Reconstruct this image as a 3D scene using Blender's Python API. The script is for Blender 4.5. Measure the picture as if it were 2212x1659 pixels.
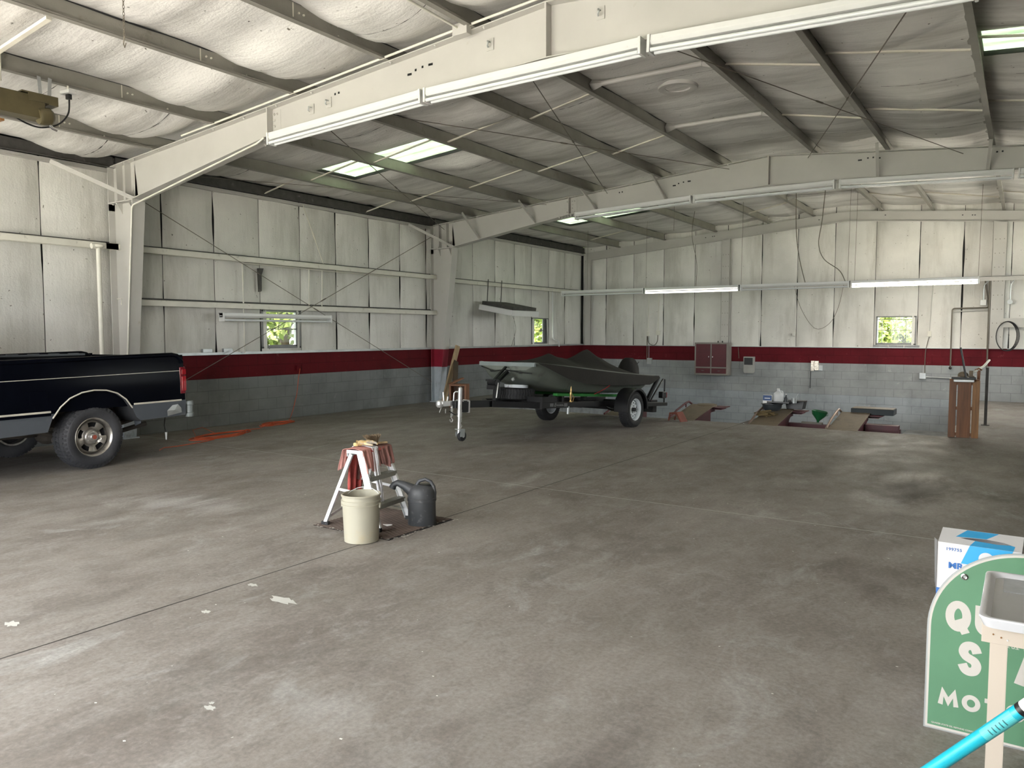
import bpy, bmesh, math, random
from mathutils import Vector, Matrix, Euler, noise
for o in list(bpy.data.objects): bpy.data.objects.remove(o, do_unlink=True)
SC = bpy.context.scene
COL = SC.collection
PI = math.pi
rnd = random.Random(7)
# ---------------------------------------------------------------- camera
cam_data = bpy.data.cameras.new('camera'); cam = bpy.data.objects.new('camera', cam_data); COL.objects.link(cam)
cam_data.sensor_width = 36.0; cam_data.lens = 1661.0/2212.0*36.0
cam_data.clip_start = .05; cam_data.clip_end = 300
cam.location = (11.45, 0.0, 1.585)
cam.rotation_euler = (math.radians(90-3.772), 0, math.radians(33.70))
SC.camera = cam
# ---------------------------------------------------------------- world, exposure
W = bpy.data.worlds.new('overcast_sky'); SC.world = W; W.use_nodes = True
bg = W.node_tree.nodes['Background']; bg.inputs[0].default_value = (.96, .985, 1.0, 1); bg.inputs[1].default_value = 1.35
SC.view_settings.view_transform = 'Standard'; SC.view_settings.look = 'None'
SC.view_settings.gamma = 1.0; SC.view_settings.use_curve_mapping = False
SC.view_settings.exposure = 3.22
SC.cycles.use_denoising = True
SC.cycles.max_bounces = 10; SC.cycles.diffuse_bounces = 6; SC.cycles.glossy_bounces = 4; SC.cycles.transmission_bounces = 6
SC.cycles.sample_clamp_indirect = 4.0
sd = bpy.data.lights.new('sun', 'SUN'); sd.energy = 6.0; sd.angle = math.radians(1.5); sd.color = (1, .98, .95)
so = bpy.data.objects.new('sun', sd); COL.objects.link(so); so.location = (7, -20, 30); so.rotation_euler = (math.radians(26), 0, 0)
def portal(name, loc, rot, sx, sy):
    d = bpy.data.lights.new(name, 'AREA'); d.shape = 'RECTANGLE'; d.size = sx; d.size_y = sy
    o = bpy.data.objects.new(name, d); COL.objects.link(o); o.location = loc; o.rotation_euler = rot
    d.cycles.is_portal = True
    return o
YF, XW, YN = 21.1, 15.24, -1.25
DOORS = [(.5, 5.1, 3.4), (5.7, 10.3, 3.4)]
WINL = [(9.08, 9.97, 1.31, 2.01), (18.21, 19.12, 1.285, 2.02)]
WINF = [(8.32, 9.22, 1.30, 2.01)]
WIN_ADDED = [(14.7, 20.6, 1.3, 3.5)]  # window row added in the unseen right wall to light the far bay
for (a, b, c, d) in WIN_ADDED:
    portal('window_daylight_portal', (XW+.26, (a+b)/2, (c+d)/2), (math.radians(90), 0, math.radians(90)), b-a, d-c)
for i, (a, b, h) in enumerate(DOORS):
    portal('door_daylight_portal', ((a+b)/2, YN-.16, h/2), (math.radians(90), 0, 0), b-a, h)
for (a, b, c, d) in WINL:
    portal('window_daylight_portal', (-.22, (a+b)/2, (c+d)/2), (math.radians(90), 0, math.radians(-90)), b-a, d-c)
for (a, b, c, d) in WINF:
    portal('window_daylight_portal', ((a+b)/2, YF+.22, (c+d)/2), (math.radians(90), 0, math.radians(180)), b-a, d-c)
# ---------------------------------------------------------------- mesh builder
def V(*a): return Vector(a)
class MB:
    def __init__(s): s.v = []; s.f = []; s.m = []; s.cm = 0
    def add(s, vs, fs):
        o = len(s.v); s.v += [tuple(p) for p in vs]
        for f in fs: s.f.append([i+o for i in f]); s.m.append(s.cm)
        return s
    def box(s, x0, x1, y0, y1, z0, z1):
        vs = [(x, y, z) for z in (z0, z1) for y in (y0, y1) for x in (x0, x1)]
        return s.add(vs, [(0,2,3,1),(4,5,7,6),(0,1,5,4),(2,6,7,3),(0,4,6,2),(1,3,7,5)])
    def bar(s, p0, p1, w, h, up=(0,0,1)):
        p0 = Vector(p0); p1 = Vector(p1); d = (p1-p0).normalized(); u = Vector(up)
        if abs(d.dot(u)) > .98: u = Vector((1,0,0))
        r = d.cross(u).normalized(); u = r.cross(d)
        vs = [p+r*a*w/2+u*b*h/2 for p in (p0, p1) for a, b in ((-1,-1),(1,-1),(1,1),(-1,1))]
        return s.add(vs, [(3,2,1,0),(4,5,6,7),(0,1,5,4),(1,2,6,5),(2,3,7,6),(3,0,4,7)])
    def cyl(s, p0, p1, r, r2=None, n=14):
        return s.tube([p0, p1], r, n, r2=r2)
    def tube(s, pts, r, n=8, closed=False, r2=None, rads=None):
        pts = [Vector(p) for p in pts]; k = len(pts); rings = []; pu = None
        for i, p in enumerate(pts):
            a = pts[i-1] if (i > 0 or closed) else p; b = pts[(i+1) % k] if (i < k-1 or closed) else p
            d = (b-a).normalized() if (b-a).length > 1e-9 else Vector((0,0,1))
            if pu is None:
                pu = Vector((0,0,1)) if abs(d.z) < .9 else Vector((1,0,0))
            u = (pu-d*pu.dot(d)); u = u.normalized() if u.length > 1e-6 else d.orthogonal().normalized(); pu = u; w = d.cross(u)
            rr = rads[i] if rads else (r if r2 is None else r+(r2-r)*i/(k-1))
            rings.append([p+(u*math.cos(2*PI*j/n)+w*math.sin(2*PI*j/n))*rr for j in range(n)])
        vs = [q for g in rings for q in g]; fs = []
        for i in range(k if closed else k-1):
            o, q = i*n, ((i+1) % k)*n
            for j in range(n): fs.append((o+j, o+(j+1)%n, q+(j+1)%n, q+j))
        if not closed: fs += [tuple(range(n))[::-1], tuple(range((k-1)*n, k*n))]
        return s.add(vs, fs)
    def lathe(s, prof, n=28, M=None, a0=0, a1=2*PI):
        M = M or Matrix(); full = abs(a1-a0-2*PI) < 1e-6; c = n if full else n+1
        vs = [M @ Vector((r*math.cos(a0+(a1-a0)*j/n), r*math.sin(a0+(a1-a0)*j/n), z)) for r, z in prof for j in range(c)]
        fs = []
        for i in range(len(prof)-1):
            for j in range(n):
                k = (j+1) % c; fs.append((i*c+j, i*c+k, (i+1)*c+k, (i+1)*c+j))
        return s.add(vs, fs)
    def prism(s, poly, fn, t0, t1):
        n = len(poly); vs = [fn(a, b, t0) for a, b in poly]+[fn(a, b, t1) for a, b in poly]
        fs = [tuple(range(n))[::-1], tuple(range(n, 2*n))]+[(i, (i+1)%n, n+(i+1)%n, n+i) for i in range(n)]
        return s.add(vs, fs)
    def grid(s, fn, nu, nv, skip=None, closeu=False):
        vs = [fn(i, j) for j in range(nv) for i in range(nu)]; fs = []
        for j in range(nv-1):
            for i in range(nu if closeu else nu-1):
                if skip and skip(i, j): continue
                k = (i+1) % nu; fs.append((j*nu+i, j*nu+k, (j+1)*nu+k, (j+1)*nu+i))
        return s.add(vs, fs)
    def ball(s, c, r, n=12, sc=(1,1,1)):
        prof = [(math.sin(PI*i/(n//2+1))*r, -math.cos(PI*i/(n//2+1))*r) for i in range(n//2+2)]
        prof[0] = (1e-4, -r); prof[-1] = (1e-4, r)
        return s.lathe(prof, n, Matrix.Translation(c) @ Matrix.Diagonal((sc[0], sc[1], sc[2], 1)))
    def build(s, name, mats, parent=None, smooth=0, recalc=True, bevel=0, loc=None, rot=None):
        me = bpy.data.meshes.new(name); me.from_pydata(s.v, [], s.f)
        if not isinstance(mats, (list, tuple)): mats = [mats]
        for m in mats: me.materials.append(m)
        me.polygons.foreach_set('material_index', s.m)
        if recalc:
            b = bmesh.new(); b.from_mesh(me); bmesh.ops.recalc_face_normals(b, faces=b.faces); b.to_mesh(me); b.free()
        if smooth:
            me.polygons.foreach_set('use_smooth', [True]*len(me.polygons)); me.set_sharp_from_angle(angle=math.radians(smooth))
        me.update()
        o = bpy.data.objects.new(name, me); COL.objects.link(o)
        if parent: o.parent = parent
        if loc: o.location = loc
        if rot: o.rotation_euler = rot
        if bevel:
            md = o.modifiers.new('bevel', 'BEVEL'); md.width = bevel; md.segments = 2; md.limit_method = 'ANGLE'; md.angle_limit = math.radians(40)
        return o
def thing(name, label, cat, loc=(0,0,0), rot=(0,0,0), group=None):
    o = bpy.data.objects.new(name, None); COL.objects.link(o); o.empty_display_size = .1
    o.location = loc; o.rotation_euler = rot if isinstance(rot, tuple) else (0, 0, rot)
    o['label'] = label; o['category'] = cat
    if group: o['group'] = group
    return o
def tag(o, label, cat, group=None):
    o['label'] = label; o['category'] = cat
    if group: o['group'] = group
    return o
def struct(o): o['kind'] = 'structure'; return o
def dup(root, label=None, loc=None, rot=None, group=None):
    r = root.copy(); COL.objects.link(r)
    if label: r['label'] = label
    if loc is not None: r.location = loc
    if rot is not None: r.rotation_euler = rot
    for ch in list(root.children):
        c = ch.copy(); COL.objects.link(c); c.parent = r
        for g in ch.children:
            d = g.copy(); COL.objects.link(d); d.parent = c
    return r
def text_mesh(name, txt, size, mat, parent, M, off=0.0, ext=.0015, sx=1.0, space=1.0, shear=0, fit=None, bold=0):
    cu = bpy.data.curves.new(name, 'FONT'); cu.body = txt; cu.size = size; cu.offset = off; cu.extrude = ext; cu.space_character = space; cu.shear = shear
    cu.resolution_u = 6
    t = bpy.data.objects.new(name, cu); COL.objects.link(t)
    dg = bpy.context.evaluated_depsgraph_get(); me = bpy.data.meshes.new_from_object(t.evaluated_get(dg))
    bpy.data.objects.remove(t, do_unlink=True)
    if bold:
        b = bmesh.new()
        for dx_ in (-bold, -bold/3, bold/3, bold):
            m2 = me.copy(); m2.transform(Matrix.Translation((dx_, 0, 0))); b.from_mesh(m2); bpy.data.meshes.remove(m2)
        b.to_mesh(me); b.free()
    if fit:
        xs__ = [v.co.x for v in me.vertices]; x0_ = min(xs__); me.transform(Matrix.Translation((-x0_, 0, 0))); sx = fit/(max(xs__)-x0_)
    me.transform(Matrix.Diagonal((sx, 1, 1, 1))); me.transform(M); me.materials.clear(); me.materials.append(mat)
    o = bpy.data.objects.new(name, me); COL.objects.link(o); o.parent = parent
    return o
# ---------------------------------------------------------------- materials
def newmat(name):
    m = bpy.data.materials.new(name); m.use_nodes = True; nt = m.node_tree; return m, nt, nt.nodes['Principled BSDF']
def N(nt, t, **k):
    n = nt.nodes.new(t)
    for a, b in k.items():
        if a.startswith('i_'): n.inputs[a[2:].replace('_', ' ')].default_value = b
        else: setattr(n, a, b)
    return n
def ramp(nt, fac, p0, p1, c0=(0,0,0,1), c1=(1,1,1,1)):
    r = N(nt, 'ShaderNodeValToRGB'); e = r.color_ramp.elements; e[0].position = p0; e[1].position = p1; e[0].color = c0; e[1].color = c1
    nt.links.new(fac, r.inputs[0]); return r
def mix(nt, fac, a, b, mode='MIX'):
    m = N(nt, 'ShaderNodeMix', data_type='RGBA', blend_type=mode)
    for s, v in ((m.inputs[0], fac), (m.inputs[6], a), (m.inputs[7], b)):
        if hasattr(v, 'links') or hasattr(v, 'is_linked'): nt.links.new(v, s)
        else: s.default_value = v if not isinstance(v, tuple) else (*v[:3], 1)
    return m.outputs[2]
def vec(nt, scale=(1,1,1), space='Object'):
    tc = N(nt, 'ShaderNodeTexCoord'); mp = N(nt, 'ShaderNodeMapping'); mp.inputs['Scale'].default_value = scale
    nt.links.new(tc.outputs[space], mp.inputs[0]); return mp.outputs[0]
def noi(nt, v, scale, detail=4, rough=.55, dist=0):
    n = N(nt, 'ShaderNodeTexNoise'); n.inputs['Scale'].default_value = scale; n.inputs['Detail'].default_value = detail; n.inputs['Roughness'].default_value = rough
    n.inputs['Distortion'].default_value = dist
    if v is not None: nt.links.new(v, n.inputs['Vector'])
    return n.outputs['Fac']
def pm(name, col, rough=.6, metal=0, var=.12, scale=4, dirt=None, bump=0, bscale=60, stretch=(1,1,1), coat=0, emit=None, spec=.5, dcut=(.55,.75)):
    m, nt, b = newmat(name); v = vec(nt, stretch)
    f = noi(nt, v, scale); c0 = tuple(c*(1-var) for c in col)+(1,); c1 = tuple(min(1, c*(1+var)) for c in col)+(1,)
    c = ramp(nt, f, .3, .7, c0, c1).outputs[0]
    if dirt:
        f2 = ramp(nt, noi(nt, v, dirt[1], 6, .65), dcut[0], dcut[1]).outputs[0]; c = mix(nt, f2, c, dirt[0])
    nt.links.new(c, b.inputs['Base Color']); b.inputs['Roughness'].default_value = rough; b.inputs['Metallic'].default_value = metal
    b.inputs['Specular IOR Level'].default_value = spec
    if coat: b.inputs['Coat Weight'].default_value = coat; b.inputs['Coat Roughness'].default_value = .05
    if bump:
        bn = N(nt, 'ShaderNodeBump'); bn.inputs['Strength'].default_value = bump; bn.inputs['Distance'].default_value = .01
        nt.links.new(noi(nt, v, bscale, 5), bn.inputs['Height']); nt.links.new(bn.outputs[0], b.inputs['Normal'])
    if emit: b.inputs['Emission Color'].default_value = (*emit[0], 1); b.inputs['Emission Strength'].default_value = emit[1]
    return m
def block_mat(name, col, wear):
    m, nt, b = newmat(name); tc = N(nt, 'ShaderNodeTexCoord'); sp = N(nt, 'ShaderNodeSeparateXYZ'); nt.links.new(tc.outputs['Object'], sp.inputs[0])
    ad = N(nt, 'ShaderNodeMath', operation='ADD'); nt.links.new(sp.outputs[0], ad.inputs[0]); nt.links.new(sp.outputs[1], ad.inputs[1])
    cb = N(nt, 'ShaderNodeCombineXYZ'); nt.links.new(ad.outputs[0], cb.inputs[0]); nt.links.new(sp.outputs[2], cb.inputs[1])
    br = N(nt, 'ShaderNodeTexBrick'); nt.links.new(cb.outputs[0], br.inputs['Vector'])
    br.inputs['Scale'].default_value = 1; br.inputs['Mortar Size'].default_value = .006; br.inputs['Mortar Smooth'].default_value = .6
    br.inputs['Brick Width'].default_value = .4064; br.inputs['Row Height'].default_value = .2032
    br.inputs['Color1'].default_value = (1,1,1,1); br.inputs['Color2'].default_value = (1,1,1,1); br.inputs['Mortar'].default_value = (.62,.62,.62,1)
    f = noi(nt, tc.outputs['Object'], 1.3, 6, .6)
    c = ramp(nt, f, .3, .72, tuple(x*.78 for x in col)+(1,), tuple(x*1.18 for x in col)+(1,)).outputs[0]
    g = ramp(nt, noi(nt, tc.outputs['Object'], 7, 8, .7), .62, .74).outputs[0]; c = mix(nt, g, c, wear)
    d = ramp(nt, noi(nt, tc.outputs['Object'], .8, 5, .6), .56, .8).outputs[0]; c = mix(nt, d, c, tuple(x*.5 for x in col))
    f2 = mix(nt, .8, c, br.outputs['Color'], 'MULTIPLY')
    nt.links.new(f2, b.inputs['Base Color']); b.inputs['Roughness'].default_value = .7; b.inputs['Specular IOR Level'].default_value = .2
    bn = N(nt, 'ShaderNodeBump'); bn.inputs['Strength'].default_value = .5; bn.inputs['Distance'].default_value = .006
    h = N(nt, 'ShaderNodeMath', operation='SUBTRACT'); h.inputs[0].default_value = 1; nt.links.new(br.outputs['Fac'], h.inputs[1])
    h2 = N(nt, 'ShaderNodeMath', operation='MULTIPLY_ADD'); nt.links.new(noi(nt, tc.outputs['Object'], 90, 4), h2.inputs[0]); h2.inputs[1].default_value = .25; nt.links.new(h.outputs[0], h2.inputs[2])
    nt.links.new(h2.outputs[0], bn.inputs['Height']); nt.links.new(bn.outputs[0], b.inputs['Normal'])
    return m
def insul_mat(name, col, stretch, grime, g0=.55, g1=.85):
    m, nt, b = newmat(name); v = vec(nt, stretch); v1 = vec(nt)
    c = ramp(nt, noi(nt, v1, 1.1, 5), .3, .7, tuple(x*.86 for x in col)+(1,), tuple(x*1.06 for x in col)+(1,)).outputs[0]
    g = ramp(nt, noi(nt, v, 1.6, 7, .68), g0, g1).outputs[0]; c = mix(nt, g, c, grime)
    k = ramp(nt, noi(nt, v1, 16, 3, .6), .70, .73).outputs[0]; c = mix(nt, k, c, (.12,.11,.09))
    nt.links.new(c, b.inputs['Base Color']); b.inputs['Roughness'].default_value = .5
    bn = N(nt, 'ShaderNodeBump'); bn.inputs['Strength'].default_value = .35; bn.inputs['Distance'].default_value = .012
    h = N(nt, 'ShaderNodeMath', operation='MULTIPLY_ADD'); nt.links.new(noi(nt, v, 14, 4, .5, .3), h.inputs[0]); h.inputs[1].default_value = 1.35
    nt.links.new(noi(nt, v1, 40, 3), h.inputs[2]); nt.links.new(h.outputs[0], bn.inputs['Height']); nt.links.new(bn.outputs[0], b.inputs['Normal'])
    return m
def floor_mat():
    m, nt, b = newmat('stained_concrete'); tc = N(nt, 'ShaderNodeTexCoord'); o = tc.outputs['Object']
    vs = vec(nt, (1.0, .55, 1))
    c = ramp(nt, noi(nt, vs, .9, 7, .62), .3, .7, (.155,.135,.118,1), (.285,.26,.238,1)).outputs[0]
    f = ramp(nt, noi(nt, vs, 3.2, 9, .72, .6), .44, .66).outputs[0]; fm = mix(nt, .55, (0,0,0), f, 'MIX'); c = mix(nt, fm, c, (.33,.31,.29))
    pale = ramp(nt, noi(nt, vs, 1.7, 10, .74, .8), .57, .70).outputs[0]; pm_ = mix(nt, .62, (0,0,0), pale); c = mix(nt, pm_, c, (.42,.42,.41))
    md = ramp(nt, noi(nt, vs, 8.5, 9, .78, 1.2), .50, .68).outputs[0]; c = mix(nt, mix(nt, .34, (0,0,0), md), c, (.40,.39,.37))
    mk = ramp(nt, noi(nt, vs, 5.5, 9, .75, .8), .52, .7).outputs[0]; c = mix(nt, mix(nt, .4, (0,0,0), mk), c, (.12,.105,.09))
    dk = ramp(nt, noi(nt, vs, 1.25, 7, .6, .4), .58, .8).outputs[0]; dm = mix(nt, .7, (0,0,0), dk); c = mix(nt, dm, c, (.09,.08,.068))
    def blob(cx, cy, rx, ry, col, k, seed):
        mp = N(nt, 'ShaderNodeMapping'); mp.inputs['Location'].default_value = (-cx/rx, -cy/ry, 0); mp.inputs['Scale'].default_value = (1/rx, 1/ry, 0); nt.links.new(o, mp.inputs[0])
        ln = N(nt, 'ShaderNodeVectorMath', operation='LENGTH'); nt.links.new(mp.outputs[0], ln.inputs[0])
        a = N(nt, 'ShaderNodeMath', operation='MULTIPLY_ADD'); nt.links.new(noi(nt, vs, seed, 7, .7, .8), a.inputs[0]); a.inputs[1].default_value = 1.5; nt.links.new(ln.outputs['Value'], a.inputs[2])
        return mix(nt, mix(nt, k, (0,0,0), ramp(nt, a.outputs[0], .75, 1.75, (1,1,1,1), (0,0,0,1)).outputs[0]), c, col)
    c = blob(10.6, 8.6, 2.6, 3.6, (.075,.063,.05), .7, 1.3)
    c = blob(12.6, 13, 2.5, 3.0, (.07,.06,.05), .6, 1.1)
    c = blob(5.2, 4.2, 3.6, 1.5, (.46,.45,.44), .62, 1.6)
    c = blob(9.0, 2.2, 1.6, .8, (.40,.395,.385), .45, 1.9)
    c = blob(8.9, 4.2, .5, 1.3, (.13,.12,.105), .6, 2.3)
    fine = ramp(nt, noi(nt, o, 42, 5, .7), .3, .75, (.74,.74,.74,1), (1.2,1.2,1.2,1)).outputs[0]; c = mix(nt, 1.0, c, fine, 'MULTIPLY')
    sp = ramp(nt, noi(nt, o, 30, 2, .5), .775, .79).outputs[0]; c = mix(nt, sp, c, (.65,.64,.6))
    # saw-cut joints and the pale paint line
    s = N(nt, 'ShaderNodeSeparateXYZ'); nt.links.new(o, s.inputs[0])
    def line(sock, pos, w, wob=.0):
        a = N(nt, 'ShaderNodeMath', operation='SUBTRACT'); nt.links.new(sock, a.inputs[0]); a.inputs[1].default_value = pos
        if wob:
            q = N(nt, 'ShaderNodeMath', operation='MULTIPLY_ADD'); nt.links.new(noi(nt, o, 2.0, 4), q.inputs[0]); q.inputs[1].default_value = wob; nt.links.new(a.outputs[0], q.inputs[2])
            a2 = N(nt, 'ShaderNodeMath', operation='SUBTRACT'); nt.links.new(q.outputs[0], a2.inputs[0]); a2.inputs[1].default_value = wob/2; a = a2
        ab = N(nt, 'ShaderNodeMath', operation='ABSOLUTE'); nt.links.new(a.outputs[0], ab.inputs[0])
        l = N(nt, 'ShaderNodeMath', operation='LESS_THAN'); nt.links.new(ab.outputs[0], l.inputs[0]); l.inputs[1].default_value = w; return l.outputs[0]
    c = mix(nt, line(s.outputs[0], 7.345, .0065, .012), c, (.03,.028,.025))
    c = mix(nt, line(s.outputs[1], 6.66, .0055, .02), c, (.5,.5,.48))
    nt.links.new(c, b.inputs['Base Color'])
    r = ramp(nt, noi(nt, vs, 2.2, 6), .3, .75, (.46,.46,.46,1), (.80,.80,.80,1)).outputs[0]; nt.links.new(r, b.inputs['Roughness']); b.inputs['Specular IOR Level'].default_value = .35
    bn = N(nt, 'ShaderNodeBump'); bn.inputs['Strength'].default_value = .12; bn.inputs['Distance'].default_value = .01
    nt.links.new(noi(nt, o, 25, 8, .7), bn.inputs['Height']); nt.links.new(bn.outputs[0], b.inputs['Normal'])
    return m
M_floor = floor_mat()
M_pit = pm('pit_concrete', (.27,.28,.29), .8, var=.3, scale=3, dirt=((.06,.05,.04), 2.0), bump=.3)
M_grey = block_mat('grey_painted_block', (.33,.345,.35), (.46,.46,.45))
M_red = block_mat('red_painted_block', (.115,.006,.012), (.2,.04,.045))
M_greyshade = block_mat('shaded_grey_painted_block', (.19,.2,.2), (.3,.3,.3))  # grey block paint again, darkened to carry the left wall's weaker light
M_redshade = block_mat('shaded_red_painted_block', (.10,.003,.007), (.17,.05,.05))  # red band copy with the same shade put into its colour
M_ins = insul_mat('wall_insulation_facing', (.69,.675,.635), (1, 1, .16), (.33,.315,.27), .5, .84)
M_ceil = insul_mat('ceiling_insulation_facing', (.74,.725,.69), (.22, 1.5, 1), (.27,.255,.225), .44, .78)
M_girt = pm('girt_paint', (.66,.64,.57), .45, var=.07, dirt=((.25,.22,.18), 6), dcut=(.6,.8))
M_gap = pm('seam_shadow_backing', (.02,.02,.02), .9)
M_cream = pm('cream_frame_paint', (.48,.465,.435), .45, var=.05, scale=2, dirt=((.35,.31,.25), 5), bump=.06, dcut=(.66,.86))
M_creamr = pm('column_red_paint', (.25,.012,.03), .45, var=.1)
M_creamg = pm('column_grey_paint', (.42,.46,.5), .5, var=.1, dirt=((.25,.25,.25), 6))
M_purlin = pm('purlin_primer', (.24,.228,.198), .55, var=.12, scale=3, dirt=((.13,.11,.08), 5), bump=.1, dcut=(.6,.8))
M_strap = pm('painted_strap', (.62,.59,.5), .5, var=.08)
M_dark = pm('dark_eave_steel', (.05,.047,.043), .6, var=.3, scale=8, dirt=((.2,.19,.17), 10), dcut=(.62,.8))
M_rod = pm('brown_rod', (.13,.11,.085), .5)
M_galv = pm('galvanised', (.45,.47,.47), .4, .6, var=.15)
M_white = pm('white_enamel', (.68,.68,.67), .35, var=.03, scale=3, dirt=((.5,.47,.4), 9), dcut=(.68,.85))
M_tube = pm('fluorescent_glass', (.70,.72,.73), .12, var=.01)
M_tubeon = pm('lit_tube', (.9,.9,.9), .2, emit=((1,.90,.74), 7.5))
M_tubedim = pm('weak_tube', (.9,.9,.88), .2, emit=((1,.94,.82), .8))
M_black = pm('black_paint', (.008,.008,.009), .35, var=.2)
M_blackr = pm('black_rubber', (.016,.016,.018), .75, var=.25, bump=.3, bscale=80)
M_chrome = pm('chrome', (.75,.76,.77), .15, 1.0, var=.03)
M_zinc = pm('zinc_plate', (.8,.8,.8), .28, .75, var=.06)
M_cord = pm('orange_cord', (.5,.085,.03), .5, var=.15)
M_wood = pm('raw_lumber', (.36,.26,.15), .7, var=.25, scale=6, stretch=(4,4,.5), bump=.2)
M_woodr = pm('reddish_board', (.22,.095,.045), .6, var=.3, scale=8, stretch=(5,5,.5), bump=.2)
M_woodo = pm('stained_orange_board', (.23,.105,.03), .42, var=.3, scale=6, stretch=(6,6,.5), bump=.15)
M_alum = pm('ladder_aluminium', (.74,.75,.76), .38, .35, var=.07, dirt=((.45,.4,.35), 8), dcut=(.62,.8))
M_conduit = pm('painted_conduit', (.68,.66,.58), .45, var=.06)
# ================================================================ STRUCTURE
def roof(x): return 4.035+.0833*(x if x <= 7.62 else XW-x)      # top of the rafters
# floor with the recessed pit at the far end
PX0, PX1, PY = .9, 10.5, 13.47
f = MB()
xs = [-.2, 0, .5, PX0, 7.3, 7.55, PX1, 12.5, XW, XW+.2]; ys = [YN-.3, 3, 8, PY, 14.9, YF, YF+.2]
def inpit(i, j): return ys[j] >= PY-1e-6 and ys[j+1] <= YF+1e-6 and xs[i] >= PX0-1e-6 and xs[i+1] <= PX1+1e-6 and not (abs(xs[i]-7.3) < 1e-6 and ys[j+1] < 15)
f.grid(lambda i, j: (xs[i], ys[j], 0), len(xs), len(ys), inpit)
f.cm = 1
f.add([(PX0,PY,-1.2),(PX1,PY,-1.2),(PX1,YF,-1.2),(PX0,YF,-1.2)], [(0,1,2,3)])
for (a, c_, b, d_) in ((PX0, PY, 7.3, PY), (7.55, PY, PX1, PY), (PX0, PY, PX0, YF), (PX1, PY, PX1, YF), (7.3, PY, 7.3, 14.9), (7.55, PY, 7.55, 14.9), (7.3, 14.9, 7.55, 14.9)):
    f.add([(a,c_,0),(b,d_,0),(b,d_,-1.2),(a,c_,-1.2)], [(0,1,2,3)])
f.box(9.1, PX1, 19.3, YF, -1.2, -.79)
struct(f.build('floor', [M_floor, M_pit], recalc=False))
# pillow-like insulation panels between vertical seams
def panels(mb, seams, z0, top, zl, holes, fn, amp, girts, seed):
    for k in range(len(seams)-1):
        u0, u1 = seams[k], seams[k+1]
        zz = sorted(set([z0]+[z for z in zl if z > z0+.02]+[h[2] for h in holes]+[h[3] for h in holes]))
        n = 9; us = [u0+(u1-u0)*i/(n-1) for i in range(n)]
        for h in holes:
            for e in (h[0], h[1]):
                if u0+.03 < e < u1-.03:
                    j = min(range(1, n-1), key=lambda q: abs(us[q]-e)); us[j] = e
        def gap(s_, z):
            return .005+.03*max(0, noise.noise(Vector((s_*3.7, z*1.3, seed)))-.02)
        def P(i, j):
            z = zz[j] if j < len(zz) else None; u = us[i]
            t = (u-u0)/(u1-u0); zt = top(u)
            zq = min(z, zt) if z is not None else zt
            fixed = any(abs(u-e) < 1e-6 for h in holes for e in (h[0], h[1]))
            if i == 0: u += gap(u0, zq)
            if i == n-1: u -= gap(u1, zq)
            d = amp*(1-abs(2*t-1)**3)
            g = min([abs(zq-q) for q in girts]+[9])
            d *= min(1, .35+g*2.2)
            d += .012*noise.noise(Vector((u*2.1, zq*2.4, seed+5)))
            if not fixed and i not in (0, n-1): u += .01*noise.noise(Vector((u*3, zq*2, seed+9)))
            return fn(u, zq, d)
        def skip(i, j):
            if j+1 >= len(zz): return False
            a, b, c, d = us[i], us[i+1], zz[j], zz[j+1]
            return any(a >= h[0]-1e-5 and b <= h[1]+1e-5 and c >= h[2]-1e-5 and d <= h[3]+1e-5 for h in holes)
        mb.grid(P, n, len(zz)+1, skip)
def sheet(mb, u0, u1, z0, z1, holes, fn, d):
    us = sorted(set([u0, u1]+[e for h in holes for e in h[:2]])); zs = sorted(set([z0, z1]+[e for h in holes for e in h[2:4]]))
    mb.grid(lambda i, j: fn(us[i], zs[j], d), len(us), len(zs), lambda i, j: any(us[i] >= h[0]-1e-5 and us[i+1] <= h[1]+1e-5 and zs[j] >= h[2]-1e-5 and zs[j+1] <= h[3]+1e-5 for h in holes))
ZL = [1.24, 1.45, 1.65, 1.85, 2.04, 2.2, 2.4, 2.6, 2.8, 2.9, 3.1, 3.3, 3.5, 3.7, 3.9, 4.05]
def blockwall(mb, x0, x1, y0, y1, zb=0):
    mb.cm = 0; mb.box(x0, x1, y0, y1, zb, .8128); mb.cm = 1; mb.box(x0, x1, y0, y1, .8128, 1.2192)
# left wall
L = MB(); blockwall(L, -.2, 0, YN-.2, YF+.2, -.1)
fl = lambda u, z, d: (-.045+d, u, z)
L.cm = 3; sheet(L, YN-.2, YF+.2, 1.2192, 4.3, WINL, fl, -.035); L.cm = 4; sheet(L, YN-.2, YF+.2, 1.2192, 4.3, WINL, fl, -.155); L.cm = 2
SL = [YN, .2, 1.6, 2.9, 4.1, 5.38, 6.6, 7.19, 8.13, 9.06, 9.99, 10.9, 11.83, 12.79, 13.68, 14.55, 15.47, 16.44, 17.35, 18.2, 19.14, 20.07, YF]
panels(L, SL, 1.2292, lambda u: 4.2, ZL, WINL, fl, .05, [2.06, 2.87], 1)
struct(L.build('wall_left', [M_greyshade, M_redshade, M_ins, M_gap, M_galv], smooth=40, recalc=False))
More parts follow.
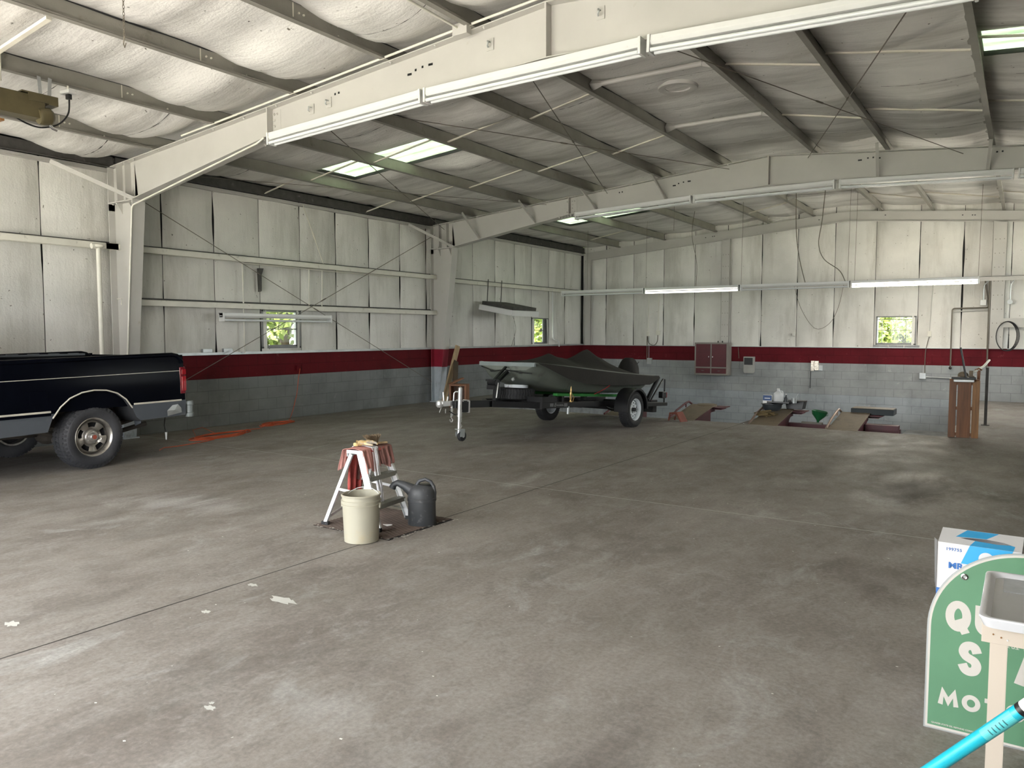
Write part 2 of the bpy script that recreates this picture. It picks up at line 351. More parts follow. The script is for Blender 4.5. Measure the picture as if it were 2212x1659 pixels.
# back (far) wall
B = MB(); blockwall(B, -.2, XW+.2, YF, YF+.2, 0); B.cm = 5; B.box(-.2, XW+.2, YF, YF+.2, -1.25, 0)
fb = lambda u, z, d: (u, YF+.045-d, z)
topb = lambda u: roof(u)+.18
topo = lambda u: roof(u)+.3
B.cm = 3; sheet(B, -.2, XW+.2, 1.2192, 4.2, WINF, fb, -.035)
for a, b in ((0, 7.62), (7.62, XW)): B.add([fb(a, 4.2, -.035), fb(b, 4.2, -.035), fb(b, topo(b), -.035), fb(a, topo(a), -.035)], [(0,1,2,3)])
B.cm = 4; sheet(B, -.2, XW+.2, 1.2192, 4.2, WINF, fb, -.155)
for a, b in ((0, 7.62), (7.62, XW)): B.add([fb(a, 4.2, -.155), fb(b, 4.2, -.155), fb(b, topo(b), -.155), fb(a, topo(a), -.155)], [(0,1,2,3)])
B.cm = 2
SB = [0, .79, 1.7, 2.65, 3.58, 4.52, 5.46, 6.39, 7.31, 8.27, 9.24, 10.16, 11.12, 12.1, 13.1, 14.2, XW]
panels(B, SB, 1.2292, topb, ZL, WINF, fb, .035, [2.87], 2)
struct(B.build('wall_back', [M_grey, M_red, M_ins, M_gap, M_galv, block_mat('grey_foundation', (.36,.39,.42), (.5,.5,.5))], smooth=40, recalc=False))
# right wall (outside the frame, its window added for light) and front wall with the open doorways behind the camera
R_ = MB()
blockwall(R_, XW, XW+.2, YN-.2, YF+.2); R_.cm = 2; ye = YN-.2
for (a, b, c, d) in WIN_ADDED+[(YF+.2, None, None, None)]:
    R_.box(XW+.02, XW+.2, ye, a, 1.2192, 4.26)
    if b: R_.box(XW+.02, XW+.2, a, b, 1.2192, c); R_.box(XW+.02, XW+.2, a, b, d, 4.26); ye = b
struct(R_.build('wall_right', [M_greyshade, M_redshade, pm('brown_wall_panel', (.26,.24,.21), .8)]))
Fw = MB(); xe = -.2
for (a, b, h) in DOORS+[(XW+.2, None, None)]:
    blockwall(Fw, xe, a, YN-.2, YN); Fw.cm = 2; Fw.box(xe, a, YN-.2, YN-.02, 1.2192, 3.3)
    if b: Fw.box(a, b, YN-.2, YN-.02, h, 3.3); xe = b
for a, b in ((-.2, 7.62), (7.62, XW+.2)):
    Fw.prism([(a, 3.3), (b, 3.3), (b, roof(b)+.2), (a, roof(a)+.2)], lambda p, q, t: (p, t, q), YN-.2, YN-.02)
struct(Fw.build('wall_front', [M_grey, M_red, M_ins]))
# ceiling : draped insulation between the purlins, open where the translucent roof panels are
PUR = [1.22, 2.66, 4.16, 5.6, 6.75, 8.35, 9.47, 10.9, 12.5, 14.0]
SKY = [(1.3, 4.1, 9.2, 10.13), (1.5, 4.1, 16.6, 17.65), (10.96, 13.9, 9.15, 9.98)]
FR = [6.4, 13.85]
def seamY(y): # distance to the nearest stitched seam
    return abs(((y+.35) % 1.22)-.61)
def ceilz(x, y):
    edges = [0]+PUR+[XW]
    for a, b in zip(edges, edges[1:]):
        if a <= x <= b: break
    t = (x-a)/(b-a); base = roof(x)+.2
    sag = .07*math.sin(PI*t)**.8*(1+.6*noise.noise(Vector((x*.9, y*.8, 3))))
    if y < 6.4: sag *= 1.25
    for (cy, s, amp_) in ((5.72, .45, .135), (14.6, .5, .05), (7.7, .45, .05)):
        sag += amp_*math.exp(-((y-cy)/s)**4)*(1-.55*abs(2*t-1)**4)*(1 if cy < 6 else .7+.6*noise.noise(Vector((x, cy, 1))))
    if 9.9 < y < 12.0 and 5.6 < x < 6.75: sag += .0
    if 4.16 < x < 5.6: sag += .12*math.exp(-((y-8.75)/.35)**4)*(t**.5)
    if 2.66 < x < 4.16: sag += .10*math.exp(-((y-10.75)/.4)**4)*(t**.5)
    sq = seamY(y); sag -= .02*(1-min(1, (.61-sq)/.08)) if sq > .53 else 0
    sag += .012*noise.noise(Vector((x*1.5, y*5, 8)))
    for (sa, sb, sc, sd) in SKY:   # pulled back to the panel edge
        dd = max(sa-x, x-sb, sc-y, y-sd, 0)
        if dd < .3: sag *= dd/.3
    return base-sag
CX = []
edges = [0]+PUR+[XW]
for a, b in zip(edges, edges[1:]):
    CX += [a+(b-a)*i/7 for i in range(7)]
CX += [XW]; CX = sorted(set(CX+[e for s_ in SKY for e in s_[:2]]+[7.62]))
CY = sorted(set([YN-.2+i*.122 for i in range(int((YF-YN+.3)/.122)+1)]+[YF+.1]+[e for s_ in SKY for e in s_[2:]]))
Cg = MB(); Cg.grid(lambda i, j: (CX[i], CY[j], ceilz(CX[i], CY[j])), len(CX), len(CY),
    lambda i, j: any(CX[i] >= s_[0]-1e-5 and CX[i+1] <= s_[1]+1e-5 and CY[j] >= s_[2]-1e-5 and CY[j+1] <= s_[3]+1e-5 for s_ in SKY))
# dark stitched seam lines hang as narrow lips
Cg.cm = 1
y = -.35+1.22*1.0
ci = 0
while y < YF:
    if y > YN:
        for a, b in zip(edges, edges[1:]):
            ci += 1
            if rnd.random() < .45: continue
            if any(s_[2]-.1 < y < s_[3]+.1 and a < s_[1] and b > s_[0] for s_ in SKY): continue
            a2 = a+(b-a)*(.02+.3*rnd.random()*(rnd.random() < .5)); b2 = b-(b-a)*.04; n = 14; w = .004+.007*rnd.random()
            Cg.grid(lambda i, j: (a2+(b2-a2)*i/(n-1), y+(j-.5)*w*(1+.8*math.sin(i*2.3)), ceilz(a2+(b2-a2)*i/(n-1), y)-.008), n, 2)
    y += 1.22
# irregular line of dirt and painted contact shade where each purlin meets insulation
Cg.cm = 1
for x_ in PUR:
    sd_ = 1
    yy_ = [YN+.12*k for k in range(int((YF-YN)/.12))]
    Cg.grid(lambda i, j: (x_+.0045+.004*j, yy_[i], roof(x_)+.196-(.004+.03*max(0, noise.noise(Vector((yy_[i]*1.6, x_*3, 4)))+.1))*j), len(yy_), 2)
# outer metal roof above the insulation
Cg.cm = 2
gx = sorted(set([-.3, 0, 7.62, XW, XW+.3]+[e for s_ in SKY for e in s_[:2]])); gy = sorted(set([YN-.3, YF+.3]+[e for s_ in SKY for e in s_[2:]]))
Cg.grid(lambda i, j: (gx[i], gy[j], roof(gx[i])+.255), len(gx), len(gy),
    lambda i, j: any(gx[i] >= s_[0]-1e-5 and gx[i+1] <= s_[1]+1e-5 and gy[j] >= s_[2]-1e-5 and gy[j+1] <= s_[3]+1e-5 for s_ in SKY))
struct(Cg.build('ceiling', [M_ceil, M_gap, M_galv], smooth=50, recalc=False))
# translucent corrugated roof panels
def sky_mat():
    m, nt, b = newmat('green_fibreglass'); o = nt.nodes['Material Output']
    c = ramp(nt, noi(nt, vec(nt, (1,6,1)), 3, 6, .65), .35, .7, (.055,.080,.046,1), (.115,.145,.095,1)).outputs[0]
    t = N(nt, 'ShaderNodeBsdfTranslucent'); nt.links.new(c, t.inputs[0]); b.inputs['Base Color'].default_value = (.5,.6,.45,1); b.inputs['Roughness'].default_value = .4
    mx = N(nt, 'ShaderNodeMixShader'); mx.inputs[0].default_value = .55; nt.links.new(b.outputs[0], mx.inputs[1]); nt.links.new(t.outputs[0], mx.inputs[2]); nt.links.new(mx.outputs[0], o.inputs[0])
    return m
M_sky = sky_mat()
for n_, (a, b, c, d) in enumerate(SKY):
    k = MB(); ny = 60
    def rib(y):
        q = ((y-c) % .3048)/.3048; return .03 if q < .18 else (.03*(1-(q-.18)/.1) if q < .28 else (0 if q < .9 else .03*(q-.9)/.1))
    k.grid(lambda i, j: ((a-.1, b+.1)[i], c-.1+(d-c+.2)*j/(ny-1), roof((a-.1, b+.1)[i])+.262+rib(c-.1+(d-c+.2)*j/(ny-1))), 2, ny)
    o = struct(k.build('window_%d' % (n_+4), M_sky, recalc=False))
# trims on top of the block wall, base angle below the eave
t = MB(); t.box(-.02, .055, YN, YF, 1.2192, 1.2352); t.box(.043, .055, YN, YF, 1.2352, 1.262); struct(t.build('trim_1', M_galv))
t = MB(); t.box(0, 10.72, YF-.05, YF+.02, 1.2192, 1.2352); t.box(11.1, XW, YF-.05, YF+.02, 1.2192, 1.2352); struct(t.build('trim_2', M_galv))
t = MB(); t.box(-.02, .03, YN, YF, 3.965, 4.025); t.box(.02, .05, YN, YF, 3.965, 3.975); struct(t.build('trim_3', M_cream))
# windows
M_frame = pm('window_frame_grey', (.2,.2,.2), .5, .3, var=.2)
def glass(name, tint=(.97,1,.97), rough=0):
    m, nt, b = newmat(name); o = nt.nodes['Material Output']
    g = N(nt, 'ShaderNodeBsdfGlossy'); g.inputs['Roughness'].default_value = .03
    t = N(nt, 'ShaderNodeBsdfTransparent'); t.inputs[0].default_value = (*tint, 1)
    d = N(nt, 'ShaderNodeBsdfDiffuse'); d.inputs[0].default_value = (.6,.6,.55,1)
    fr = N(nt, 'ShaderNodeFresnel'); mx = N(nt, 'ShaderNodeMixShader'); nt.links.new(fr.outputs[0], mx.inputs[0]); nt.links.new(t.outputs[0], mx.inputs[1]); nt.links.new(g.outputs[0], mx.inputs[2])
    dr = ramp(nt, noi(nt, None, 9, 5), .5, .8, (0,0,0,1), (.12,.12,.12,1)).outputs[0]
    m2 = N(nt, 'ShaderNodeMixShader'); nt.links.new(dr, m2.inputs[0]); nt.links.new(mx.outputs[0], m2.inputs[1]); nt.links.new(d.outputs[0], m2.inputs[2]); nt.links.new(m2.outputs[0], o.inputs[0])
    return m
M_glass = glass('window_glass')
def window(n_, a, b, c, d, fn, mull, depth=.2, bars=()):
    w = MB(); t_ = .03
    for (p, q, r, s_) in ((a, b, c, c+t_), (a, b, d-t_, d), (a, a+t_, c, d), (b-t_, b, c, d)):
        vs = [fn(u, z, e) for e in (.012, -.15) for (u, z) in ((p, r), (q, r), (q, s_), (p, s_))]
        w.add(vs, [(0,1,2,3),(7,6,5,4),(0,4,5,1),(1,5,6,2),(2,6,7,3),(3,7,4,0)])
    fr_ = struct(w.build('window_%d' % n_, M_frame))
    s2 = MB()
    for (p, q, r, s_) in mull:
        vs = [fn(u, z, e) for e in (-.06, -.085) for (u, z) in ((p, r), (q, r), (q, s_), (p, s_))]
        s2.add(vs, [(0,1,2,3),(7,6,5,4),(0,4,5,1),(1,5,6,2),(2,6,7,3),(3,7,4,0)])
    s2.build('window_sash', M_frame, fr_)
    g = MB(); g.add([fn(u, z, -.075) for (u, z) in ((a, c), (b, c), (b, d), (a, d))], [(0,1,2,3)]); g.build('window_pane', M_glass, fr_)
a, b, c, d = WINL[0]
window(1, a, b, c, d, fl, [(a, b, c+.03, c+.06), (a, b, 1.655, 1.672), (a+.03, a+.05, c, d), (b-.05, b-.03, c, d)])
a, b, c, d = WINL[1]
window(2, a, b, c, d, fl, [(a, b, c+.03, c+.05), (a, b, 1.66, 1.675), (a+.03, a+.05, c, d), (b-.2, b-.03, c, d)])
a, b, c, d = WINF[0]
for i_, (a2, b2, c2, d2) in enumerate(WIN_ADDED):
    window(7+i_, a2, b2, c2, d2, lambda u, z, e: (XW-e*1.0, u, z), [(a2+(b2-a2)*k/5-.02, a2+(b2-a2)*k/5+.02, c2, d2) for k in range(1, 5)])  # added window, out of view, only lets light in
window(3, a, b, c, d, fb, [(a, b, 1.655, 1.67), (a, b, d-.09, d-.075), (a+.12, a+.132, c, d), (b-.24, b-.228, c, d), (a, b, c+.03, c+.05)])
# stacked blocks sill below the back window
t = MB()
for i in range(3): t.box(8.28+i*.35, 8.60+i*.35, YF-.03, YF+.02, 1.2352, 1.292)
struct(t.build('trim_4', M_grey))
# ================================================================ STEEL FRAMES
BOLT = None
def bolt(T, loc, rot, mat=None):
    global BOLT
    if BOLT is None:
        m = MB(); m.cyl((0,0,0), (0,0,.012), .017, n=6); m.cyl((0,0,0), (0,0,.022), .009, n=8); BOLT = m.build('bolt', M_cream, T, smooth=30); o = BOLT
    else:
        o = BOLT.copy(); COL.objects.link(o); o.parent = T
    o.location = loc; o.rotation_euler = rot; return o
def frame(Y, tail, lab, kick):
    T = thing('portal_frame', lab, 'steel frame', (0, Y, 0))
    P = lambda a, b, t: (a, t, b)
    fw, ft, wt = .1, .012, .005
    def strip(mb, pts, side):   # flange following a polyline in the plane of the frame
        for (p, q) in zip(pts, pts[1:]):
            d = Vector((q[0]-p[0], q[1]-p[1])).normalized(); n_ = Vector((-d.y, d.x))*ft*side
            mb.prism([p, q, (q[0]+n_.x, q[1]+n_.y), (p[0]+n_.x, p[1]+n_.y)], P, -fw, fw)
    for mir in (0, 1):
        X = (lambda x: x) if not mir else (lambda x: XW-x)
        c = MB()
        xi = lambda z: .25+.43*z/3.52
        for mi, z0, z1 in ((2, 0, .8128), (1, .8128, 1.2192), (0, 1.2192, 3.5)):
            c.cm = mi
            c.prism([(X(.045), z0), (X(xi(z0)), z0), (X(xi(z1)), z1), (X(.045), z1)], P, -wt, wt)
            strip(c, [(X(xi(z0)), z0), (X(xi(z1)), z1)], -1 if mir else 1)
            c.box(min(X(.03), X(.045)), max(X(.03), X(.045)), -fw, fw, z0, z1)
        c.cm = 2; c.box(min(X(.0), X(.3)), max(X(.0), X(.3)), -.12, .12, 0, .018)
        c.cm = 0
        col = c.build('column', [M_cream, M_creamr, M_creamg], T, bevel=.003)
        k = MB()
        k.prism([(X(.03), 3.52), (X(.68), 3.52), (X(.68), 3.53), (X(.60), roof(.6)), (X(.03), roof(0))], P, -wt, wt)
        for x0 in (.28, .50): k.prism([(X(x0), 3.52), (X(x0+.012), 3.52), (X(x0-.015+.012), roof(x0)), (X(x0-.015), roof(x0))], P, -fw, fw)
        k.box(min(X(.02), X(.68)), max(X(.02), X(.68)), -fw, fw, 3.502, 3.52)
        k.box(min(X(.03), X(.045)), max(X(.03), X(.045)), -fw, fw, 3.4, roof(0))
        for x0 in (.25, .56):   # tapered gussets above and below the cap plate
            for sg, zz in ((1, 3.52), (-1, 3.5)):
                k.add([(X(x0), -wt, zz), (X(x0), -fw, zz), (X(x0), -wt, zz+sg*.16), (X(x0+.008), -wt, zz), (X(x0+.008), -fw, zz), (X(x0+.008), -wt, zz+sg*.16)], [(0,1,2),(3,5,4),(0,3,4,1),(1,4,5,2),(2,5,3,0)])
        k.build('knee', M_cream, T, bevel=.002)
        r = MB()
        low = [(.66, 3.53), (3.65, 4.0), (7.62, 4.165)]
        r.prism([(X(.6), 3.54), (X(3.65), 4.0), (X(7.62), 4.165), (X(7.62), roof(7.62)), (X(.6), roof(.6))], P, -wt, wt)
        strip(r, [(X(a), b) for a, b in low], 1 if mir else -1)
        strip(r, [(X(.0), roof(0)-.012), (X(7.62), roof(7.62)-.012)], -1 if mir else 1)
        r.build('rafter', M_cream, T, bevel=.002)
        s_ = MB(); s_.box(min(X(3.642), X(3.658)), max(X(3.642), X(3.658)), -fw, fw, 4.0, roof(3.65)-.01)
        s_.box(min(X(3.5), X(3.8)), max(X(3.5), X(3.8)), -wt-.004, wt+.004, 4.02, roof(3.65)-.03); s_.build('splice_plate', M_cream, T)
        kb = MB(); kb.bar((X(.12), -.93, 3.99), (X(.67), -.06, 3.545), .05, .006); kb.bar((X(.12), -.945, 3.965), (X(.67), -.075, 3.52), .006, .05)
        kb.build('knee_brace', M_cream, T)
        if mir: continue
        for zz in (4.05, 4.12, 4.19, 4.26):
            for xx in (3.57, 3.62, 3.69, 3.74):
                if xx in (3.57, 3.74) and zz in (4.12, 4.19): continue
                bolt(T, (xx, -wt-.004, zz), (PI/2, 0, 0))
        for xx in (3.42, 3.49, 3.56):
            for yy in (-.06, .06): bolt(T, (xx, yy, 3.985-(3.65-xx)*.15), (PI, 0, 0)); bolt(T, (xx+.2, yy, 3.99), (PI, 0, 0))
        for xx, zz in ((.12, 3.49), (.22, 3.49), (.62, 3.49)): bolt(T, (xx, -.07, zz+.01), (PI, 0, 0))
        for q in range(11): bolt(T, (.7+q*.62, -.07, roof(.7+q*.62)-.012), (PI, 0, 0))
    rp = MB(); rp.box(7.61, 7.63, -fw, fw, 4.165, roof(7.62)-.01); rp.build('ridge_plate', M_cream, T)
    for xx, zz, w in ((5.87, 4.345, .03), (5.955, 4.375, .012), (6.05, 4.39, .012), (6.16, 4.395, .03), (4.74, 4.33, .012), (4.8, 4.335, .012), (9.08, 4.42, .03), (9.2, 4.44, .012), (9.28, 4.44, .012), (9.36, 4.42, .03), (10.99, 4.31, .012), (11.06, 4.31, .012)):
        h = MB(); h.prism([(xx-w, zz-.012), (xx+w, zz-.012), (xx+w, zz+.012), (xx-w, zz+.012)], P, -wt-.0012, -wt); h.build('bolt_hole', M_black, T)
    if kick:
        for xx, zz in ((1.37, 3.66), (2.82, 3.89), (4.25, 4.04), (5.72, 4.10), (9.36, 4.12), (10.88, 4.06), (12.4, 3.98)):
            q = MB(); q.bar((xx, -.05, zz), (xx-.1 if xx < 7.6 else xx+.05, -.55, roof(xx)+.02), .045, .006); q.bar((xx+.02, -.05, zz), (xx-.08 if xx < 7.6 else xx+.07, -.55, roof(xx)+.02), .006, .045); q.build('flange_brace', M_cream, T)
    return T
F1 = frame(6.4, 0, 'cream tapered steel frame nearest the camera, crossing above the pickup truck', False)
F2 = frame(13.85, 0, 'cream tapered steel frame farther back, with short braces and the boat beyond its column', True)
# end frame against the back wall
T = thing('end_wall_frame', 'flat cream end frame bolted along the top of the back wall', 'steel frame', (0, YF, 0))
for mir in (0, 1):
    X = (lambda x: x) if not mir else (lambda x: XW-x); m = MB()
    P = lambda a, b, t_: (a, t_, b)
    m.prism([(X(.15), roof(.15)-.25), (X(7.62), roof(7.62)-.25), (X(7.62), roof(7.62)-.01), (X(.15), roof(.15)-.01)], P, -.06, -.05)
    m.prism([(X(.15), roof(.15)-.25), (X(7.62), roof(7.62)-.25), (X(7.62), roof(7.62)-.262), (X(.15), roof(.15)-.262)], P, -.12, -.05)
    m.build('end_rafter', M_cream, T)
for a, b in ((.14, .36), (4.4, 4.64), (10.74, 11.02), (XW-.36, XW-.14)):
    m = MB(); m.box(a, b, -.12, -.1, 1.225, roof((a+b)/2)-.25); m.box(a, a+.01, -.12, -.03, 1.225, roof(a)-.25); m.box(b-.01, b, -.12, -.03, 1.225, roof(b)-.25)
    m.build('end_column', M_cream, T, bevel=.002)
    z = 1.5
    while z < 4.0 and 1 < a < 12:
        for q in ((b-a)*.2, (b-a)*.5, (b-a)*.8):
            e = MB(); e.box(-.008, .008, -.001, 0, -.008, .008); e.build('bolt_hole', M_rod, T, loc=(a+q, -.1201, z))
        z += .32
for x_ in (3.9, 4.1, 4.15, 6.9, 8.45, 10.1, 10.3, 10.35):
    m = MB(); m.box(x_, x_+.03, -.0615, -.06, roof(x_)-.12, roof(x_)-.1); m.build('bolt_hole', M_black, T)
m = MB(); m.box(11.0, XW-.3, -.13, -.09, 1.72, 1.93); m.build('end_girt', M_cream, T)
# eave strut, girts
BAY = [(YN, 6.4, 'nearest bay'), (6.4, 13.85, 'middle bay'), (13.85, YF, 'far bay')]
for k, (a, b, bn) in enumerate(BAY):
    e = MB(); e.box(.03, .07, a+.02, b-.02, 4.03, 4.2); e.box(.03, .11, a+.02, b-.02, 4.03, 4.045)
    tag(e.build('eave_strut', M_dark, bevel=.004), 'dark sooty eave beam above the left wall, %s' % bn, 'beam', 'dark eave beams')
for z, k, n_ in ((2.87, 0, 'upper'), (2.87, 1, 'upper'), (2.06, 1, 'lower'), (2.83, 2, 'single upper')):
    a, b, bn = BAY[k]; g = MB(); y0 = a+.03; y1 = b-.03
    if k == 1: y0 = a-.22 if z > 2.5 else a-.02
    g.box(.02, .028, y0, y1, z-.09, z+.09) if 0 else None
    g.box(.02, .16, y0, y1, z+.035, z+.045); g.box(.15, .16, y0, y1, z-.05, z+.045); g.box(.02, .03, y0, y1, z-.045, z+.045)
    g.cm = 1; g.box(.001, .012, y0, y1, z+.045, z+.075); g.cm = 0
    if k: g.box(.13, .16, y0, y1, z-.035, z-.028)
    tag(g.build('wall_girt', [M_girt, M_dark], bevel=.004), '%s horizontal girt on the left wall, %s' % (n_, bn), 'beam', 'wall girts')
g = MB(); g.box(.4, XW, YF-.17, YF-.155, 2.79, 2.90); g.box(.4, XW, YF-.17, YF-.03, 2.885, 2.895)
tag(g.build('wall_girt', M_cream), 'long horizontal girt across the back wall behind the hanging strip lights', 'beam')
ORD = ['first', 'second', 'third', 'fourth', 'fifth']
for k, (a, b, bn) in enumerate(BAY):
    for i, x in enumerate(PUR):
        sg = 1 if x < 7.62 else -1
        p = MB(); z = roof(x); y0, y1 = a+.0, b-.0
        p.box(x-.0015, x+.0015, y0, y1, z+.004, z+.198)
        p.prism([(x, z+.004), (x+.065, z+.004+.0833*sg*.065), (x+.065, z+.008+.0833*sg*.065), (x, z+.008)], lambda q, r, t_: (q, t_, r), y0, y1)
        p.prism([(x, z+.194), (x-.065, z+.194-.0833*sg*.065), (x-.065, z+.198-.0833*sg*.065), (x, z+.198)], lambda q, r, t_: (q, t_, r), y0, y1)
        p.prism([(x+.062, z+.006), (x+.065, z+.006), (x+.065, z+.026), (x+.062, z+.026)], lambda q, r, t_: (q, t_, r), y0, y1)
        nm = '%s roof purlin %s, %s' % (ORD[i] if i < 5 else ORD[i-5], 'up from the left eave' if i < 5 else 'down from the ridge on the right slope', bn)
        if k == 0:
            p.cm = 1
            p.box(x-.004, x+.0035, 5.05, 5.062, z+.01, z+.19)
            for yy in (5.12, 5.18): p.cyl((x, yy, z+.11), (x+.014, yy, z+.11), .011, n=6)
            for zz in (.05, .15): p.cyl((x, 5.62, z+zz), (x+.014, 5.62, z+zz), .011, n=6)
        tag(p.build('roof_purlin', [M_purlin, M_strap]), nm, 'purlin', 'roof purlins')
# bridging straps between purlins
SEG = [(0.05, 1.22), (1.22, 2.66), (2.66, 4.16), (4.16, 5.6), (5.6, 6.75), (8.35, 9.47), (9.47, 10.9), (10.9, 12.5)]
SEGN = ['from the eave to the first left purlin', 'from first to second left purlin', 'from second to third left purlin', 'from third to fourth left purlin', 'from fourth to fifth left purlin', 'from first to second right purlin', 'from second to third right purlin', 'from third to fourth right purlin']
for ry, rn, rng in ((9.12, 'nearer row of middle bay', range(8)), (11.66, 'farther row of middle bay', range(8)), (19.2, 'row nearest back wall', (1, 4, 5, 6, 7)), (3.0, 'row in nearest bay', (0, 4)), (16.6, 'short row in far bay', (5, 6))):
    for i in rng:
        a, b = SEG[i]; m = MB()
        za, zb = (roof(a)+.03, roof(b)+.15) if i < 5 else (roof(a)+.15, roof(b)+.03)
        m.bar((a+.02, ry+.01*i, za), (b-.02, ry+.01*i, zb), .028, .004); m.bar((a+.02, ry+.014+.01*i, za+.012), (b-.02, ry+.014+.01*i, zb+.012), .003, .028)
        tag(m.build('purlin_strap', M_strap), 'thin pale strap %s, %s' % (SEGN[i], rn), 'brace', 'straps between purlins')
for yy, n_ in ((8.86, 'nearer'), (11.3, 'farther'), (18.5, 'farthest')):
    m = MB(); z = roof(7.62)+.05
    m.cyl((6.9, yy, z), (8.2, yy, z), .032); 
    for x0, x1 in ((6.76, 6.9), (8.34, 8.2)): m.cyl((x0, yy, z), (x1, yy, z), .075, .032, n=4)
    tag(m.build('ridge_strut', M_cream, smooth=40), '%s cream pipe strut with flared ends spanning the ridge purlins' % n_, 'strut', 'ridge struts')
# round vent hole ring in the ceiling near the ridge
m = MB(); Mv = Matrix.Translation((7.55, 9.75, roof(7.55)+.115)); m.lathe([(.16, .0), (.2, -.015), (.25, -.01), (.27, .03), (.25,.05)], 30, Mv); m.cm = 1; m.lathe([(.001, .05), (.17, .05), (.16, 0)], 30, Mv)
tag(m.build('ceiling_vent', [M_cream, M_ceil], smooth=50), 'round patched vent opening in the ceiling near the ridge', 'vent')
# diagonal rods
def rod(p, q, lab, r=.006, g='roof bracing rods', mat=M_rod, sag=0):
    p = Vector(p); q = Vector(q); m = MB(); n = 9
    m.tube([p.lerp(q, i/(n-1))-Vector((0,0,sag*math.sin(PI*i/(n-1)))) for i in range(n)], r, 6)
    c = p.lerp(q, .52); d = (q-p).normalized(); m.tube([c-d*.09, c-d*.05, c+d*.05, c+d*.09], r*1.5, 6, rads=[r, r*2.1, r*2.1, r])
    return tag(m.build('bracing_rod', mat, smooth=50), lab, 'brace', g)
rod((4.05, 6.45, 4.36), (.4, 13.8, 3.93), 'dark roof rod running from the near frame down to the far left column top')
rod((7.0, 6.45, 4.58), (4.5, 13.8, 4.33), 'dark roof rod crossing the fourth left purlin bay')
rod((4.05, 6.45, 4.37), (6.92, 13.8, 4.52), 'thin roof rod rising to the ridge side of the far frame', .005)
rod((7.75, 6.45, 4.6), (10.55, 13.8, 4.33), 'dark roof rod descending the right slope')
rod((10.9, 6.45, 4.33), (8.27, 13.8, 4.55), 'roof rod on the right slope slanting back toward the ridge')
rod((.3, 6.45, 3.98), (3.1, 13.8, 4.24), 'faint thin rod close under the lowest left purlins', .004)
rod((.16, 6.5, 3.72), (.16, 13.6, .48), 'long wall rod falling from the near column to the foot of the far column', .006, 'wall bracing rods')
rod((.17, 6.7, .5), (.17, 13.75, 3.82), 'long wall rod rising from behind the pickup to the far column top', .006, 'wall bracing rods')
rod((.14, 9.92, 3.99), (.17, 10.38, 2.92), 'short pale rod from the eave down to the upper girt beside the window', .007, 'wall bracing rods', M_strap)
# ================================================================ OUTDOORS (seen through the windows and doorways)
gmat = pm('lawn', (.075,.12,.03), .9, var=.3, scale=1.5)
g = MB()
for (a, b, c, d) in ((-40, -.25, -40, 60), (XW+.25, 60, -40, 60), (-.25, XW+.25, -40, YN-.35), (-.25, XW+.25, YF+.35, 60)):
    g.add([(a, c, -.06), (b, c, -.06), (b, d, -.06), (a, d, -.06)], [(0,1,2,3)])
g.cm = 1; g.add([(-1, -16, -.05), (30, -16, -.05), (30, YN-.35, -.05), (-1, YN-.35, -.05)], [(0,1,2,3)]); g.add([(XW+.25, YN-.35, -.05), (30, YN-.35, -.05), (30, 32, -.05), (XW+.25, 32, -.05)], [(0,1,2,3)])  # strip along the right wall is an unseen pale lot added to bounce sunlight
o = g.build('ground', [gmat, pm('driveway_and_bounce_lot', (.52,.49,.44), .85)], recalc=False); o['kind'] = 'structure'
M_leaf = pm('sunny_leaf', (.13,.165,.025), .5, var=.45, scale=2.2)
nt = M_leaf.node_tree; b_ = nt.nodes['Principled BSDF']; b_.inputs['Subsurface Weight'].default_value = 0
M_bark = pm('bark', (.07,.05,.035), .9, bump=.5)
def tree(x, y, h, r, lab, seed, n=2600, ls=.1):
    R = random.Random(seed); T = thing('tree', lab, 'tree', (x, y, -.06), group='trees outside')
    t = MB(); t.tube([(0,0,0), (.05,.03,h*.3), (-.05,.1,h*.65), (0,0,h*.9)], .14, 9, rads=[.16,.12,.08,.02]); t.build('trunk', M_bark, T, smooth=40)
    c = MB(); cl = [(R.uniform(-r, r)*.7, R.uniform(-r, r)*.7, R.uniform(.12, .95)*h, R.uniform(.35, .6)*r) for _ in range(26)]
    for i in range(n):
        q = R.choice(cl); v_ = Vector((R.gauss(0,1), R.gauss(0,1), R.gauss(0,1))).normalized()*q[3]*R.uniform(.75, 1.05)
        p = Vector(q[:3])+v_; s_ = ls*R.uniform(.6, 1.4); a = Vector((R.gauss(0,1), R.gauss(0,1), R.gauss(0,1))).normalized()*s_; b = a.cross(Vector((R.gauss(0,1), R.gauss(0,1), R.gauss(0,1))).normalized())*.8
        if p.z < .02: continue
        c.add([p-a, p+b*.6, p+a, p-b*.6], [(0,1,2,3)])
    c.build('crown', M_leaf, T, recalc=False)
tree(-4.8, 13.5, 5.2, 2.3, 'leafy green tree filling the window nearest the pickup', 1, 9000, .13)
tree(-7.6, 17.2, 5.6, 2.4, 'leafy green tree behind the one filling the near left window', 2, 3600, .14)
tree(-4.6, 26.0, 5.2, 2.4, 'leafy green tree filling the farther left window', 3, 9000, .13)
tree(-7.4, 31.5, 5.6, 2.4, 'leafy green tree beyond the farther left window', 4, 3600, .14)
tree(3.0, 56, 2.7, 3.4, 'low distant bush left in the back wall window view', 6, 5000, .24)
tree(7.8, 57, 2.6, 3.4, 'low distant bush right in the back wall window view', 7, 5000, .24)
